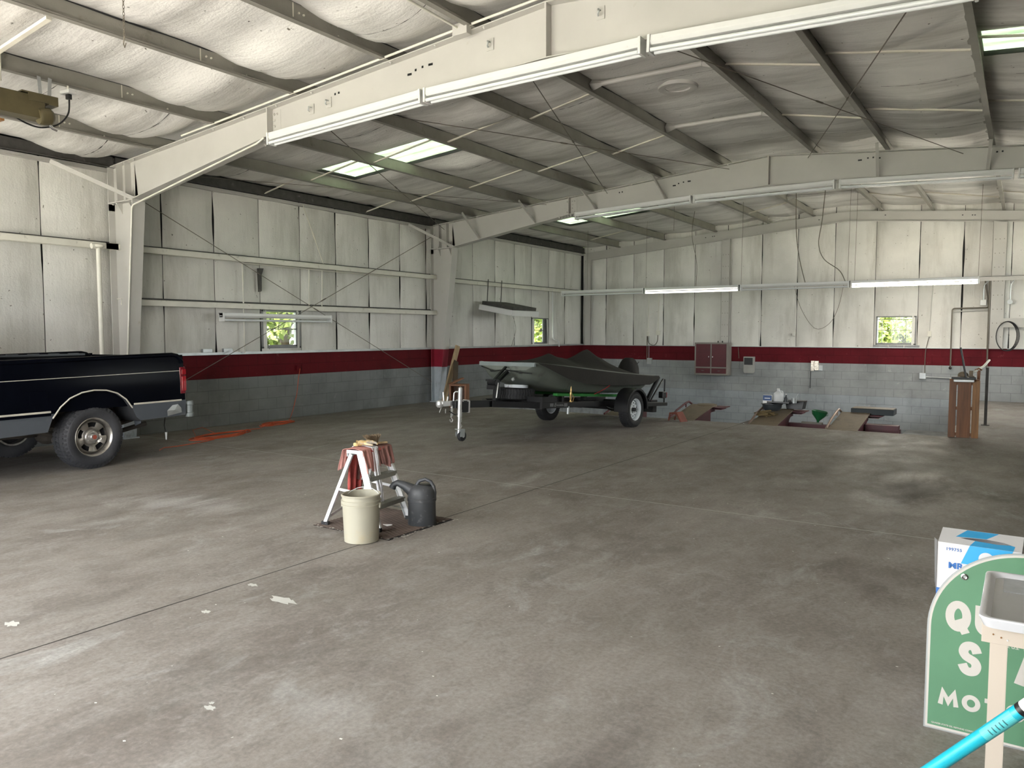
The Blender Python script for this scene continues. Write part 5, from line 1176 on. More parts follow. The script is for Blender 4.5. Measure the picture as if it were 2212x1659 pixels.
def cloth(T_, y0, y1, dropf, dropr, mat, name, lab, seed, tw=0, h0=H+.012, wave=.014, nw=16):
    """rag draped over the ladder cap; runs over in local x, width in local y"""
    m = MB(); nu, nv = 30, 44; tot = dropf+dropr+.18
    def P(i, j):
        v_ = i/(nu-1); y = y0+(y1-y0)*v_; s = j/(nv-1)
        df = dropf*(1+.12*math.sin(v_*7+seed)); dr = dropr*(1+.15*math.sin(v_*5+seed*2)); t = s*(df+dr+.18)
        if t < dr: x = -.095-.03*(1-t/dr)*1.4; z = h0-(dr-t)
        elif t > dr+.18: k = (t-dr-.18)/df; x = .10+.06*k*df*2.4; z = h0-k*df
        else:
            k = (t-dr)/.18; x = -.095+.195*k; z = h0+.012*math.sin(PI*k)
        dn = max(0, (dr-t) if t < dr else (t-dr-.18) if t > dr+.18 else 0)
        f_ = min(1, dn*7+.15); w = wave*f_*(math.sin(v_*nw+seed)+.5*math.sin(v_*nw*2.3+seed*3+z*8))
        x += w if t > dr else -w
        y += tw*dn+.01*math.sin(z*20+seed)*f_*.4
        y = (y0+y1)/2+(y-(y0+y1)/2)*(1-.35*min(1, dn*2.2))
        z += .006*noise.noise(Vector((x*20, y*20, seed)))
        return (x, y, z)
    m.grid(P, nu, nv)
    o = m.build(name, mat, None, smooth=70, recalc=False, loc=(6.92, 4.63, 0), rot=(0, 0, math.radians(8)))
    sm = o.modifiers.new('thick', 'SOLIDIFY'); sm.thickness = .003; sm.offset = 1
    return tag(o, lab, 'rag', 'rags on the stepladder')
cloth(None, -.215, -.06, .17, .16, pm('pink_rag', (.52,.25,.22), .9, var=.12, scale=12, bump=.4), 'rag', 'dusty pink rag over the near end of the stepladder top', 1, nw=12)
cloth(None, -.085, .0, .42, .10, pm('white_towel', (.82,.82,.86), .95, var=.15, scale=20, bump=.6), 'rag', 'long white towel hanging down the middle of the stepladder', 2, tw=-.05, h0=H+.02, nw=11)
cloth(None, -.01, .19, .16, .28, pm('brown_rag', (.24,.115,.10), .9, var=.25, scale=12, bump=.4), 'rag', 'brownish red rag over the far end of the stepladder top', 3, nw=17)
cloth(None, -.16, .10, .02, .46, pm('red_rag', (.50,.10,.09), .9, var=.35, scale=6, bump=.4), 'rag', 'long reddish rag hanging low behind the stepladder rails', 4, h0=H+.008, nw=14)
T = thing('leather_glove', 'stained yellow work glove lying folded on the stepladder rags', 'glove', (6.955, 4.555, H+.035), (0, 0, math.radians(60)))
m = MB(); m.grid(lambda i, j: ((-.065+.13*i/9), (.035*math.cos(2*PI*j/12))*(1-.3*abs(i/9-.5)), .022+.024*math.sin(2*PI*j/12)*(1-.25*(i/9))+.004*math.sin(i*1.7+j)), 10, 13)
mg = pm('yellow_leather', (.62,.45,.20), .75, var=.25, scale=14, dirt=((.55,.5,.45), 18), bump=.4, dcut=(.45,.6)); m.build('palm', mg, T, smooth=60)
for k in range(4):
    m = MB(); y_ = -.025+k*.017; m.tube([(.05, y_, .025), (.085, y_*1.1, .02), (.098, y_*1.1, .006)], .0095, 8, rads=[.010, .0095, .007]); m.build('finger', mg, T, smooth=60)
m = MB(); m.tube([(-.01, -.03, .02), (.02, -.055, .012), (.05, -.06, .006)], .010, 8, rads=[.012,.010,.007]); m.build('thumb', mg, T, smooth=60)
m = MB(); m.lathe([(.001,0),(.022,0),(.026,.015),(.02,.026),(.001,.027)], 14, Matrix.Translation((-.07, 0, .0))); m.build('cuff', mg, T)
T = thing('scrub_brush', 'worn wooden hand brush lying bristles up on the stepladder top', 'brush', (6.94, 4.66, H+.028), (0, 0, math.radians(75)))
m = MB(); m.box(-.05, .14, -.018, .018, 0, .016); m.build('handle', M_wood, T, bevel=.006)
m = MB(); R = random.Random(3)
for k in range(230):
    x_ = R.uniform(-.045, .045); y_ = R.uniform(-.015, .015); m.tube([(x_, y_, .014), (x_*1.25, y_*1.3, .05), (x_*1.75+R.uniform(-.008,.008), y_*2+R.uniform(-.008,.008), .08+R.uniform(-.01,.008))], .0013, 3)
o = m.build('bristles', pm('bristle', (.22,.16,.10), .8, var=.3), T, recalc=False); o['kind'] = 'stuff'
# bucket
T = thing('bucket', 'stained off-white five gallon plastic bucket in front of the stepladder', 'bucket', (7.27, 4.19, 0))
M_pail = pm('aged_white_plastic', (.37,.35,.275), .45, var=.06, scale=3, dirt=((.42,.34,.2), 4), dcut=(.55,.8), bump=.05)
m = MB(); m.lathe([(.001,.0),(.122,.0),(.13,.006),(.1415,.285),(.149,.287),(.149,.293),(.1425,.297),(.1425,.312),(.151,.314),(.151,.322),(.144,.326),(.144,.350),(.150,.352),(.1515,.362),(.146,.368),(.138,.362),(.136,.30),(.125,.02),(.001,.015)], 56); m.build('body', M_pail, T, smooth=40)
m = MB()
for s in (-1, 1): m.box(s*.150-.007, s*.150+.007, -.014, .014, .262, .30)
m.build('handle_ear', M_pail, T, bevel=.003)
m = MB(); m.tube([(.155*math.cos(a), -.155*math.sin(a)*.62, .28-.155*math.sin(a)*.75) for a in [PI*k/16+PI for k in range(17)]], .0025, 6); o_ = m.build('bail_handle', M_galv, T); o_.rotation_euler = (0, 0, 0)
T.rotation_euler = (0, 0, math.radians(25))
# watering can
M_can = pm('charcoal_plastic', (.05,.053,.058), .5, var=.12, scale=4, dirt=((.2,.2,.2), 14), dcut=(.6,.8))
T = thing('watering_can', 'charcoal plastic watering can with long spout beside the stepladder', 'watering can', (7.33, 4.83, 0), (0, 0, math.radians(208)))
m = MB(); m.lathe([(.001,0),(.112,0),(.117,.008),(.114,.20),(.120,.203),(.120,.225),(.114,.23),(.113,.262),(.106,.295),(.09,.318),(.062,.332),(.001,.336)], 44, Matrix.Diagonal((1.0,.95,1,1))); m.build('body', M_can, T, smooth=40)
m = MB(); m.tube([(.02, 0, .24), (.08, 0, .285), (.15, 0, .325), (.205, 0, .345), (.235, 0, .33), (.25, 0, .30)], .03, 14, rads=[.07,.055,.035,.027,.026,.03]); m.build('spout', M_can, T, smooth=50)
m = MB(); m.tube([(.05, 0, .32), (.02, 0, .365), (-.03, 0, .38), (-.075, 0, .36), (-.10, 0, .32), (-.108, 0, .27), (-.105, 0, .22)], .015, 12); m.build('handle', M_can, T, smooth=50)
m = MB(); m.lathe([(.001,.338),(.045,.338),(.05,.333)], 20, Matrix.Translation((-.03,0,0)) @ Matrix.Diagonal((1.1,.8,1,1))); m.build('fill_opening', M_black, T)
m = MB(); m.box(.08, .113, -.02, .02, .235, .275); m.build('label_boss', M_can, T, bevel=.004)
# ================================================================ PIT LIFT RAMPS
M_maroon = pm('maroon_steel', (.075,.006,.012), .5, var=.3)
M_plate = pm('rusty_ramp_plate', (.17,.13,.085), .6, var=.2, scale=5, dirt=((.08,.06,.04), 5))
M_tubes = pm('worn_steel_tube', (.28,.2,.16), .4, .5, var=.3)
def ramp_(x, lab, tubeside=1, tmat=None, top=True, w=.46):
    T = thing('lift_ramp', lab, 'lift ramp', (x, PY, 0), group='lift ramps over the pit')
    m = MB(); m.add([(-w/2, -.06, .004), (w/2, -.06, .004), (w/2+.02, 1.05, .20), (-w/2+.02, 1.05, .20), (-w/2, -.06, -.01), (w/2, -.06, -.01), (w/2+.02, 1.05, .185), (-w/2+.02, 1.05, .185)], [(0,1,2,3),(7,6,5,4),(0,4,5,1),(1,5,6,2),(2,6,7,3),(3,7,4,0)]); m.build('ramp_plate', M_plate, T)
    m = MB()
    for s in (-1, 1):
        m.prism([(.0,-.02),(1.02,.18),(1.02,.08),(.90,.06),(.82,.02),(.78,-.05),(.77,-.16),(.0,-.22)], lambda a, b, t: (t, a, b), s*(w/2-.01)-.006, s*(w/2-.01)+.006)
    m.box(-w/2+.01, w/2-.01, .55, .75, -.2, .06); m.build('side_bracket', M_maroon, T)
    m = MB(); s = -w/2-.02
    m.tube([(s, -.02, .015), (s, .15, .06), (s, .35, .13), (s+.01, .8, .235), (s+.01, .95, .25), (s+.02, 1.08, .2)], .02, 10); m.tube([(s+.01, .8, .235), (s+.01, .8, .15)], .014, 8); m.build('guide_tube', tmat or M_tubes, T, smooth=50)
    m = MB(); m.box(-w/2+.1, w/2+.22, .95, 1.35, .15, .165); m.box(-w/2+.12, w/2+.16, 1.0, 1.3, .115, .128); m.box(-.2, .2, .9, 1.2, .06, .12)
    m.box(-.15, .15, .7, 1.1, -1.2, .07); m.build('runway_end', M_maroon, T)
    if top:
        m = MB(); m.lathe([(.001,.165),(.2,.165),(.2,.19),(.17,.205),(.001,.205)], 26, Matrix.Translation((.06, 1.12, 0))); m.build('turn_plate', M_plate, T, smooth=30)
    return T
ramp_(4.9, 'leftmost lift ramp over the pit, mostly hidden behind the trailer wheel', tmat=M_maroon)
ramp_(6.24, 'lift ramp over the pit with a round turn plate, right of the trailer', tmat=M_maroon)
ramp_(7.72, 'lift ramp over the pit carrying the jug and oil pans', top=False)
ramp_(9.0, 'rightmost lift ramp over the pit under the dark slab', top=False)
T = thing('lift_crossbeam', 'maroon steel beam spanning the pit between the two right ramps', 'beam', (8.6, 14.35, 0))
m = MB(); m.box(-1.1, 1.15, -.06, .06, -.16, -.03); m.build('beam', M_maroon, T)
m = MB(); m.box(.9, 1.0, -.05, .05, -1.2, -.16); m.box(.65, 1.15, -.3, -.1, -.2, .05); m.build('leg', M_maroon, T)
m = MB(); m.box(-.45, -.1, -.04, .05, -.03, 0); m.build('cross_pad', M_rod, T)
T = thing('wheel_chock', 'small rust-red steel wheel chock on the floor beside the ramp', 'chock', (6.25, 13.2, 0), (0, 0, math.radians(-20)))
m = MB()
for s in (-1, 1): m.prism([(-.15,0),(-.12,.15),(.05,.17),(.17,0),(.14,0),(.04,.13),(-.09,.12),(-.12,0)], lambda a, b, t: (a, t, b), s*.08-.004, s*.08+.004)
m.add([(-.12,-.08,.15),(.05,-.08,.17),(.05,.08,.17),(-.12,.08,.15)], [(0,1,2,3)]); m.add([(.05,-.08,.17),(.17,-.08,0),(.17,.08,0),(.05,.08,.17)], [(0,1,2,3)]); m.build('frame', pm('faded_red_steel', (.2,.06,.04), .7, var=.2), T)
m = MB(); m.bar((-.1, -.07, .02), (.05, -.07, .13), .015, .015); m.build('strut', M_plate, T)
# green funnel, dark slab, pans, jugs
T = thing('funnel', 'dark green plastic funnel standing on the pit crossbeam', 'funnel', (8.42, 14.35, -.03))
m = MB(); m.lathe([(.018,.0),(.02,.05),(.03,.07),(.12,.17),(.135,.235),(.14,.24),(.13,.24),(.115,.17),(.024,.07)], 28, Matrix.Rotation(math.radians(8), 4, 'Y')); m.build('bowl', pm('green_plastic', (.015,.12,.04), .35), T, smooth=45)
m = MB(); m.tube([(.13, 0, .21), (.17, 0, .2), (.17, 0, .16), (.12, 0, .15)], .007, 6); m.build('handle', bpy.data.materials['green_plastic'], T)
m = MB(); m.box(-.34, .34, -.2, .2, 0, .10); m.cm = 1; m.box(-.33, .33, -.19, .19, .10, .107)
tag(m.build('padded_slab', [pm('dark_teal_rubber', (.012,.022,.026), .6), M_plate], loc=(9.27, 14.75, .168), bevel=.004), 'flat dark blue slab lying across the rightmost ramp', 'slab')
M_dkpl = pm('dark_grey_plastic', (.03,.035,.04), .4, var=.2)
T = thing('drain_pan', 'round dark oil drain pan on the ramp under the white jug', 'pan', (7.66, 14.2, .19))
m = MB(); m.lathe([(.001,0),(.13,0),(.165,.05),(.17,.1),(.19,.115),(.19,.125),(.165,.12),(.12,.06),(.001,.055)], 30); m.build('pan', M_dkpl, T, smooth=40)
m = MB(); m.box(-.07, .07, -.19, -.17, .115, .125); m.build('lip', M_dkpl, T)
m = MB(); m.box(-.2, .2, -.15, .15, 0, .008); m.box(-.2, .2, -.15, -.14, 0, .035); m.box(-.2, .2, .14, .15, 0, .035); m.box(-.2, -.19, -.15, .15, 0, .035); m.box(.19, .2, -.15, .15, 0, .035)
tag(m.build('metal_tray', M_black, loc=(7.78, 14.3, .32)), 'shallow dark tray resting over the drain pan', 'tray')
m = MB(); m.box(-.14, .14, -.12, .12, 0, .012); m.prism([(-.14,0),(.14,0),(.17,.15),(-.17,.15)], lambda a, b, t: (a, t, b), -.12, .12)
tag(m.build('black_bin', M_black, loc=(7.98, 14.62, .20), bevel=.008), 'black square bin at the back of the loaded ramp', 'bin')
T = thing('white_jug', 'white plastic jug with a handle on the loaded ramp', 'jug', (7.74, 14.3, .33), (0, 0, math.radians(20)))
m = MB(); m.lathe([(.001,0),(.075,0),(.08,.01),(.08,.13),(.07,.17),(.03,.2),(.024,.21),(.024,.235),(.001,.235)], 24, Matrix.Diagonal((1.1,.8,1,1))); m.build('body', pm('white_plastic', (.62,.63,.64), .4), T, smooth=40)
m = MB(); m.tube([(.02, 0, .21), (.07, 0, .2), (.085, 0, .15), (.08, 0, .1)], .011, 8); m.build('handle', bpy.data.materials['white_plastic'], T, smooth=50)
m = MB(); m.lathe([(.001,.235),(.026,.235),(.026,.255),(.001,.257)], 14); m.build('cap', M_white, T)
m = MB(); m.box(-.08, .08, -.03, .03, 0, .15); m.cm = 1; m.box(-.078, .078, -.0312, -.03, .05, .145); m.cm = 0; m.box(-.05, .05, -.0318, -.0312, .085, .10)
tag(m.build('blue_box', [M_white, pm('label_blue', (.015,.06,.2), .5)], loc=(7.58, 14.2, .315), bevel=.003), 'small white box with a dark blue label beside the jug', 'box')
T = thing('oil_bottle', 'small dark grey oil bottle leaning on the tray beside the jug', 'bottle', (7.90, 14.22, .33))
m = MB(); m.lathe([(.001,0),(.035,0),(.036,.09),(.012,.13),(.012,.15),(.001,.15)], 16); m.build('body', M_dkpl, T, smooth=40)
m = MB(); m.lathe([(.001,.15),(.015,.15),(.015,.165),(.001,.165)], 12); m.build('cap', M_white, T)
m = MB(); m.lathe([(.001,0),(.045,0),(.05,.09),(.046,.09),(.04,.01),(.001,.008)], 18); m.tube([(.02,0,.05), (.05,.0,.14), (.07,0,.17)], .004, 6); tag(m.build('clear_cup', M_galv, smooth=40, loc=(8.02, 14.3, .33)), 'translucent cup with a pale stick on the tray', 'cup')
m = MB(); 
for k in range(16):
    R = random.Random(k); m.tube([(R.uniform(-.2,.2), R.uniform(-.12,.12), .01+k*.004), (R.uniform(-.2,.2), R.uniform(-.12,.12), .03+k*.004), (R.uniform(-.2,.2), R.uniform(-.12,.12), .01+k*.004)], .011, 6)
tag(m.build('rope_tangle', pm('old_rope', (.14,.10,.045), .95, var=.3), smooth=60, loc=(7.62, 13.95, .10), rot=(math.radians(9), 0, 0)), 'tangled brown rope heaped on the loaded ramp', 'rope')
m = MB(); m.ball((0,0,.012), .012); tag(m.build('round_nut', M_chrome, smooth=60, loc=(7.42, 13.3, 0)), 'tiny bright metal bit on the floor by the loaded ramp', 'nut')
# ================================================================ WOODEN STAND WITH BROOM, POST
T = thing('wooden_stand', 'tall narrow orange-brown wooden slatted stand right of the ramps', 'stand', (10.71, 13.5, 0), (0, 0, math.radians(6)))
for (a, b, nm_) in ((-.205, -.11, 0), (-.095, .085, 0), (.10, .195, 1)):
    m = MB(); m.box(a, b, -.02, 0, .0, .87); m.build('slat', [pm('brown_slat', (.15,.06,.022), .4, var=.3, scale=5, stretch=(6,6,.4)) if 'brown_slat' not in bpy.data.materials else bpy.data.materials['brown_slat'], M_woodo][nm_], T, bevel=.003)
for z_ in (.02, .42, .80):
    m = MB(); m.box(-.2, .19, 0, .03, z_, z_+.05); m.build('batten', M_woodr, T, bevel=.002)
for x0 in (-.2, .165):
    m = MB(); m.prism([(0,0),(.03,.87),(.14,.87),(.2,0)], lambda a, b, t: (t, a, b), x0, x0+.02); m.build('side_board', M_woodr, T)
m = MB(); m.box(-.2, .19, .0, .2, .86, .885); m.build('top_board', M_woodr, T)
T = thing('push_broom', 'black push broom standing upside down on the wooden stand', 'broom', (10.68, 13.47, .89), (0, 0, math.radians(3)))
m = MB(); m.box(-.15, .17, -.06, .06, 0, .035); m.build('head', M_black, T, bevel=.008)
m = MB(); m.box(-.12, .15, -.085, -.055, -.04, -.0); m.build('bristle_edge', M_galv, T, bevel=.006)
m = MB(); m.tube([(.04, 0, .03), (.0, .02, .25), (-.045, .04, .48)], .014, 10); m.build('handle', M_black, T, smooth=50)
T = thing('bench_vise', 'dusty brown vise-like fitting behind the broom head', 'vise', (10.70, 13.66, .885))
m = MB(); m.ball((-.03, 0, .06), .06, sc=(1.2,1,.9)); m.box(-.1, .12, -.04, .04, 0, .05); m.box(.05, .10, -.03, .03, .05, .13); m.build('body', M_plate, T, smooth=40)
T = thing('slanted_pipe', 'long grey pipe resting slanted across a short brown post', 'pipe', (10.78, 13.75, .88))
m = MB(); m.tube([(-.02, -.05, .09), (.06, .0, .13), (.13, .6, .18), (.17, 1.6, .25)], .018, 12); m.build('pipe', M_conduit, T, smooth=50)
m = MB(); m.box(.07, .11, .02, .06, -.88, .14); m.tube([(.04, .02, .14), (.09, .04, .165), (.13, .05, .14)], .012, 8); m.build('post', M_woodr, T)
m = MB(); m.box(10.90, 10.945, 15.5, 15.54, 0, .99); m.box(10.86, 10.985, 15.46, 15.58, 0, .01); m.box(10.9, 10.945, 15.42, 15.6, .97, 1.0); tag(m.build('steel_post', M_dark, bevel=.003), 'slim dark steel post standing behind the wooden stand', 'post')
# ================================================================ NEAR RIGHT CORNER: sign, box, table, tray, pole
M_green = pm('faded_green_enamel', (.105,.245,.14), .42, var=.08, scale=4, dirt=((.16,.3,.2), 5), dcut=(.6,.85))
M_swhite = pm('aged_white_enamel', (.56,.53,.485), .42, var=.05, scale=5, dirt=((.5,.45,.38), 9), dcut=(.65,.85))
SG = thing('enamel_sign', 'green arched metal motor oil sign with white letters standing on the floor', 'sign', (11.50, 3.43, 0), (math.radians(-1.5), 0, 0))
def arch(r, z0, zc, n=40): return [(-r, z0), (r, z0)]+[(r*math.cos(PI*k/n), zc+r*math.sin(PI*k/n)) for k in range(n+1)]
P_ = lambda a, b, t: (a, t, b)
m = MB(); m.prism(arch(.338, .0, .415), P_, 0, .006); m.build('rim', M_galv, SG)
m = MB(); m.prism(arch(.332, .006, .415), P_, -.0012, 0); m.build('border', M_swhite, SG)
m = MB(); m.prism(arch(.324, .016, .415), P_, -.0022, -.0012); m.build('face', M_green, SG)
for x_ in (-.215, .215):
    m = MB(); m.lathe([(.0055,0),(.0115,0),(.0125,.003),(.0085,.0045),(.0055,.003)], 20, Matrix.Translation((x_, -.0022, .633)) @ Matrix.Rotation(PI/2, 4, 'X')); m.cm = 1; m.lathe([(.001,.0015),(.0058,.0015)], 12, Matrix.Translation((x_, -.0022, .633)) @ Matrix.Rotation(PI/2, 4, 'X')); m.build('grommet', [M_chrome, M_galv], SG)
def sign_text(txt, size, x, z, off, sx=1, space=1.0, y=-.0026, mat=None, ext=.0006, par=None, fit=None, bold=0):
    return text_mesh('lettering', txt, size, mat or M_swhite, par or SG, Matrix.Translation((x, y, z)) @ Matrix.Rotation(PI/2, 4, 'X'), off, ext, sx, space, fit=fit, bold=bold)
def smoothpts(K, closed=False, n=6):
    Q = [K[0]]+K+[K[-1]] if not closed else [K[-1]]+K+K[:2]; out = []
    for i in range(1, len(Q)-2):
        for k in range(n):
            t = k/n; a, b, c, d = Q[i-1], Q[i], Q[i+1], Q[i+2]
            out.append(tuple(.5*((2*b[m_])+(c[m_]-a[m_])*t+(2*a[m_]-5*b[m_]+4*c[m_]-d[m_])*t*t+(3*b[m_]-a[m_]-3*c[m_]+d[m_])*t**3) for m_ in (0, 1)))
    return out if closed else out+[K[-1]]
ELL = [(.5+.5*math.cos(2*PI*k/32), .5+.5*math.sin(2*PI*k/32)) for k in range(32)]
GLY = {'Q': [('c', ELL), ('l', [(.50,.36),(.98,-.20)])], 'O': [('c', ELL)],
 'U': [('l', [(0,1.1),(0,.38)]+[(.5-.5*math.cos(PI*k/12), .38-.38*math.sin(PI*k/12)) for k in range(1, 12)]+[(1,.38),(1,1.1)])],
 'A': [('l', [(0,-.1),(.5,1.02),(1,-.1)]), ('l', [(.22,.24),(.78,.24)])], 'K': [('l', [(0,-.1),(0,1.1)]), ('l', [(1,1.08),(.06,.42)]), ('l', [(.38,.62),(1,-.08)])],
 'E': [('l', [(1.08,1),(0,1),(0,0),(1.08,0)]), ('l', [(0,.5),(.9,.5)])], 'R': [('l', [(0,-.1),(0,1),(.6,1)]+[(.62+.36*math.sin(PI*k/8), .76+.24*math.cos(PI*k/8)) for k in range(1, 8)]+[(.6,.5),(0,.5)]), ('l', [(.5,.5),(1.0,-.08)])],
 'S': [('l', smoothpts([(1.0,.74),(.82,.94),(.5,1),(.16,.93),(.02,.74),(.2,.58),(.5,.5),(.82,.42),(.98,.25),(.84,.06),(.5,0),(.18,.06),(-.04,.26)]))],
 'T': [('l', [(-.12,1),(1.12,1)]), ('l', [(.5,1),(.5,-.1)])], 'M': [('l', [(0,-.1),(.14,.98),(.5,.22),(.86,.98),(1,-.1)])],
 'I': [('l', [(.5,-.1),(.5,1.1)])], 'L': [('l', [(0,1.1),(0,0),(1.08,0)])]}
def block_text(txt, x0, x1, z0, h, w, wide={}):
    m = MB(); ws = [wide.get(c, 1.0) for c in txt]; gap = .16; tot = sum(ws)+gap*(len(txt)-1); u = (x1-x0)/tot; x = x0; dep = 0
    for c, cw in zip(txt, ws):
        if c != ' ':
            for kind, P in GLY[c]:
                sx_, sz_ = u*cw-w, h-w
                pts = [Vector((x+w/2+a*sx_, z0+w/2+b*sz_)) for a, b in P]; n = len(pts); cl = kind == 'c'; L_ = []; R2 = []
                for k in range(n):
                    a = pts[k-1] if (k or cl) else None; b = pts[(k+1) % n] if (k < n-1 or cl) else None; p = pts[k]
                    d1 = (p-a).normalized() if a is not None else (b-p).normalized(); d2 = (b-p).normalized() if b is not None else d1
                    nn_ = Vector((-(d1+d2).y, (d1+d2).x)); nn_ = nn_.normalized() if nn_.length > 1e-6 else Vector((-d1.y, d1.x)); s_ = w/2/max(.45, nn_.dot(Vector((-d1.y, d1.x))))
                    L_.append(p+nn_*s_); R2.append(p-nn_*s_)
                dep += 1; y_ = -.0026-.00004*(dep % 4)
                vs = [(q.x, y_, q.y) for q in L_]+[(q.x, y_, q.y) for q in R2]
                m.add(vs, [(k, (k+1) % n, n+(k+1) % n, n+k) for k in range(n if cl else n-1)])
        x += u*(cw+gap)
    return m.build('lettering', M_swhite, SG, recalc=False)
block_text('QUAKER', -.275, .275, .412, .122, .030, {'Q': 1.1})
block_text('STATE', -.226, .226, .245, .136, .033)
block_text('MOTOR OIL', -.290, .290, .104, .066, .0175, {'M': 1.15, ' ': .5, 'I': .3})
sign_text('QUAKER STATE OIL REFINING CORPORATION', .0085, -.31, .024, .0002, 1.0, 1.0)
sign_text('REG. U.S.   MARCA REG.', .016, -.09, .385, .0003, 1.0, 1.0)
# parts box
M_card = pm('white_card', (.64,.64,.65), .55, var=.03, dirt=((.6,.52,.4), 4), dcut=(.66,.8))
M_cblue = pm('sky_blue_print', (.035,.36,.70), .5, var=.05); M_dblue = pm('deep_blue_print', (.03,.14,.42), .5); M_kraft = pm('kraft_card', (.42,.25,.14), .85)
BX = thing('parts_box', 'tall white and blue cardboard box standing behind the green sign', 'box', (11.325, 3.70, 0), (0, 0, math.radians(-2)))
m = MB(); w2 = .147
m.prism([(-w2, 0), (w2, 0), (w2, .715), (-w2, .715)], P_, -.075, -.073); m.box(-w2, w2, .073, .075, 0, .745); m.box(-w2, -w2+.002, -.073, .073, 0, .715); m.box(w2-.002, w2, -.073, .073, 0, .715); m.box(-w2, w2, -.073, .073, 0, .002)
m.build('carton', M_card, BX)
# sloping top with the torn slit
slit = [(-.075,.42),(-.03,.50),(.03,.53),(.08,.46),(.11,.36),(.06,.30),(.0,.34),(-.05,.38)]
def topp(x, t): return (x, -.075+.15*t, .715+.030*t)
m = MB(); b1 = bmesh.new()
outer = [(-w2, 0), (w2, 0), (w2, 1), (-w2, 1)]
m.add([topp(a, t) for a, t in outer[:2]]+[topp(a, t) for a, t in slit[::-1][:5]][:0], []) 
# build as strips around the slit
sx0, sx1 = -.075, .11
lo = {-.075:.42, -.05:.38, 0:.34, .06:.30, .11:.36}; hi = {-.075:.42, -.03:.50, .03:.53, .08:.46, .11:.36}
def itp(d, x):
    k = sorted(d)
    for a, b in zip(k, k[1:]):
        if a <= x <= b: return d[a]+(d[b]-d[a])*(x-a)/(b-a)
X_ = [sx0+(sx1-sx0)*i/14 for i in range(15)]
def bl(x, t): # blue diagonal band
    c = -.045+.13*(1-t)*-.0; return -.028+.0*t-.035*t*0 < x-.02*(1-t) < .1+.0*t
m.grid(lambda i, j: topp(X_[i], j*itp(lo, X_[i])), 15, 2); m.grid(lambda i, j: topp(X_[i], itp(hi, X_[i])+j*(1-itp(hi, X_[i]))), 15, 2)
m.add([topp(-w2,0), topp(sx0,0), topp(sx0,.42), topp(sx0,1), topp(-w2,1)], [(0,1,2,3,4)]); m.add([topp(sx1,0), topp(w2,0), topp(w2,1), topp(sx1,1), topp(sx1,.36)], [(0,1,2,3,4)])
m.build('top_flap', M_card, BX, recalc=False)
m = MB(); m.add([(-w2+.004,-.07,.60),(w2-.004,-.07,.60),(w2-.004,.072,.70),(-w2+.004,.072,.70)], [(0,1,2,3)]); m.build('inner_flap', M_kraft, BX, recalc=False)
m = MB()   # blue band on front and top
m.add([(-.032, -.0758, .715), (.118, -.0758, .715), (.085, -.0758, .636), (-.062, -.0758, .636)], [(0,1,2,3)])
q = lambda x, t: (x, -.075+.15*t, .7155+.030*t)
m.add([q(-.032,0), q(.118,0), q(.122,.3), q(.105,.345), q(.06,.29), q(.0,.33), q(-.018,.34)], [tuple(range(7))]); m.add([q(-.09,.46), q(-.03,.515), q(.02,.54), q(.06,.98), q(-.055,.98)], [tuple(range(5))])
m.build('blue_band', M_cblue, BX, recalc=False)
m = MB(); m.lathe([(.001,0),(.027,0)], 30, Matrix.Translation((.027, -.0762, .668)) @ Matrix.Rotation(PI/2, 4, 'X')); m.build('round_panel', M_card, BX)
m = MB(); m.box(-w2-.001, -w2+.03, -.0765, -.075, 0, .52); m.prism([(-w2-.012,.40),(-w2+.02,.53),(-w2+.02,.40)], P_, -.0762, -.0755); m.build('blue_foot', M_dblue, BX)
m = MB(); m.add([(-w2-.002, -.076, .72), (-w2-.012, -.09, .735), (-w2-.006, -.085, .55), (-w2-.001, -.0755, .5)], [(0,1,2,3)]); m.build('side_flap', M_card, BX, recalc=False)
sign_text('199755', .0175, -.118, .684, .0003, 1.0, 1.15, -.0762, M_dblue, .0002, BX)
sign_text('MR.', .034, -.107, .611, .0012, 1.15, 1.0, -.0762, M_dblue, .0003, BX)
# table with plastic tray
M_beige = pm('beige_table_paint', (.56,.49,.41), .4, var=.03, dirt=((.4,.33,.26), 12), dcut=(.72,.85))
TB = thing('work_table', 'small beige metal table standing in front of the green sign', 'table', (11.372, 2.66, 0))
m = MB(); m.box(.002, .75, .0, .5, .70, .722); m.build('table_top', M_beige, TB)
m = MB(); m.box(.0, .75, -.002, .002, .662, .722); m.box(-.0, .004, 0, .5, .662, .722); m.box(.0, .75, .496, .5, .662, .722); m.box(.746, .75, 0, .5, .662, .722); m.build('apron', M_beige, TB, bevel=.001)
for (x_, y_, sx_, sy_) in ((.022, .002, 1, 1), (.70, .002, -1, 1), (.022, .46, 1, -1), (.70, .46, -1, -1)):
    m = MB(); m.box(x_, x_+.040, y_, y_+.003, 0, .664); m.box(x_+.040, x_+.043, y_, y_+.04, 0, .664); m.build('leg', M_beige, TB)
for x_ in (.03, .05, .066):
    m = MB(); m.cyl((x_, -.002, .69-(x_-.03)*.3), (x_, -.004, .69-(x_-.03)*.3), .0025, n=8); m.build('rivet', M_woodo if x_ < .06 else M_white, TB)
TRY = thing('plastic_tray', 'clear-white plastic tray with a raised rim on the beige table', 'tray', (11.364, 2.60, .7225))
M_trayp = pm('milky_tray', (.66,.67,.70), .25, var=.03, coat=.4); M_traypg = pm('tray_floor_grey', (.36,.36,.37), .12, var=.06, coat=.8)
def rr(w, h, r, n=6): 
    out = []
    for cx, cy, a0 in ((w-r, r, -PI/2), (w-r, h-r, 0), (r, h-r, PI/2), (r, r, PI)):
        for k in range(n+1): a = a0+PI/2*k/n; out.append((cx+r*math.cos(a), cy+r*math.sin(a)))
    return out
m = MB(); W_, Hh = .62, .54
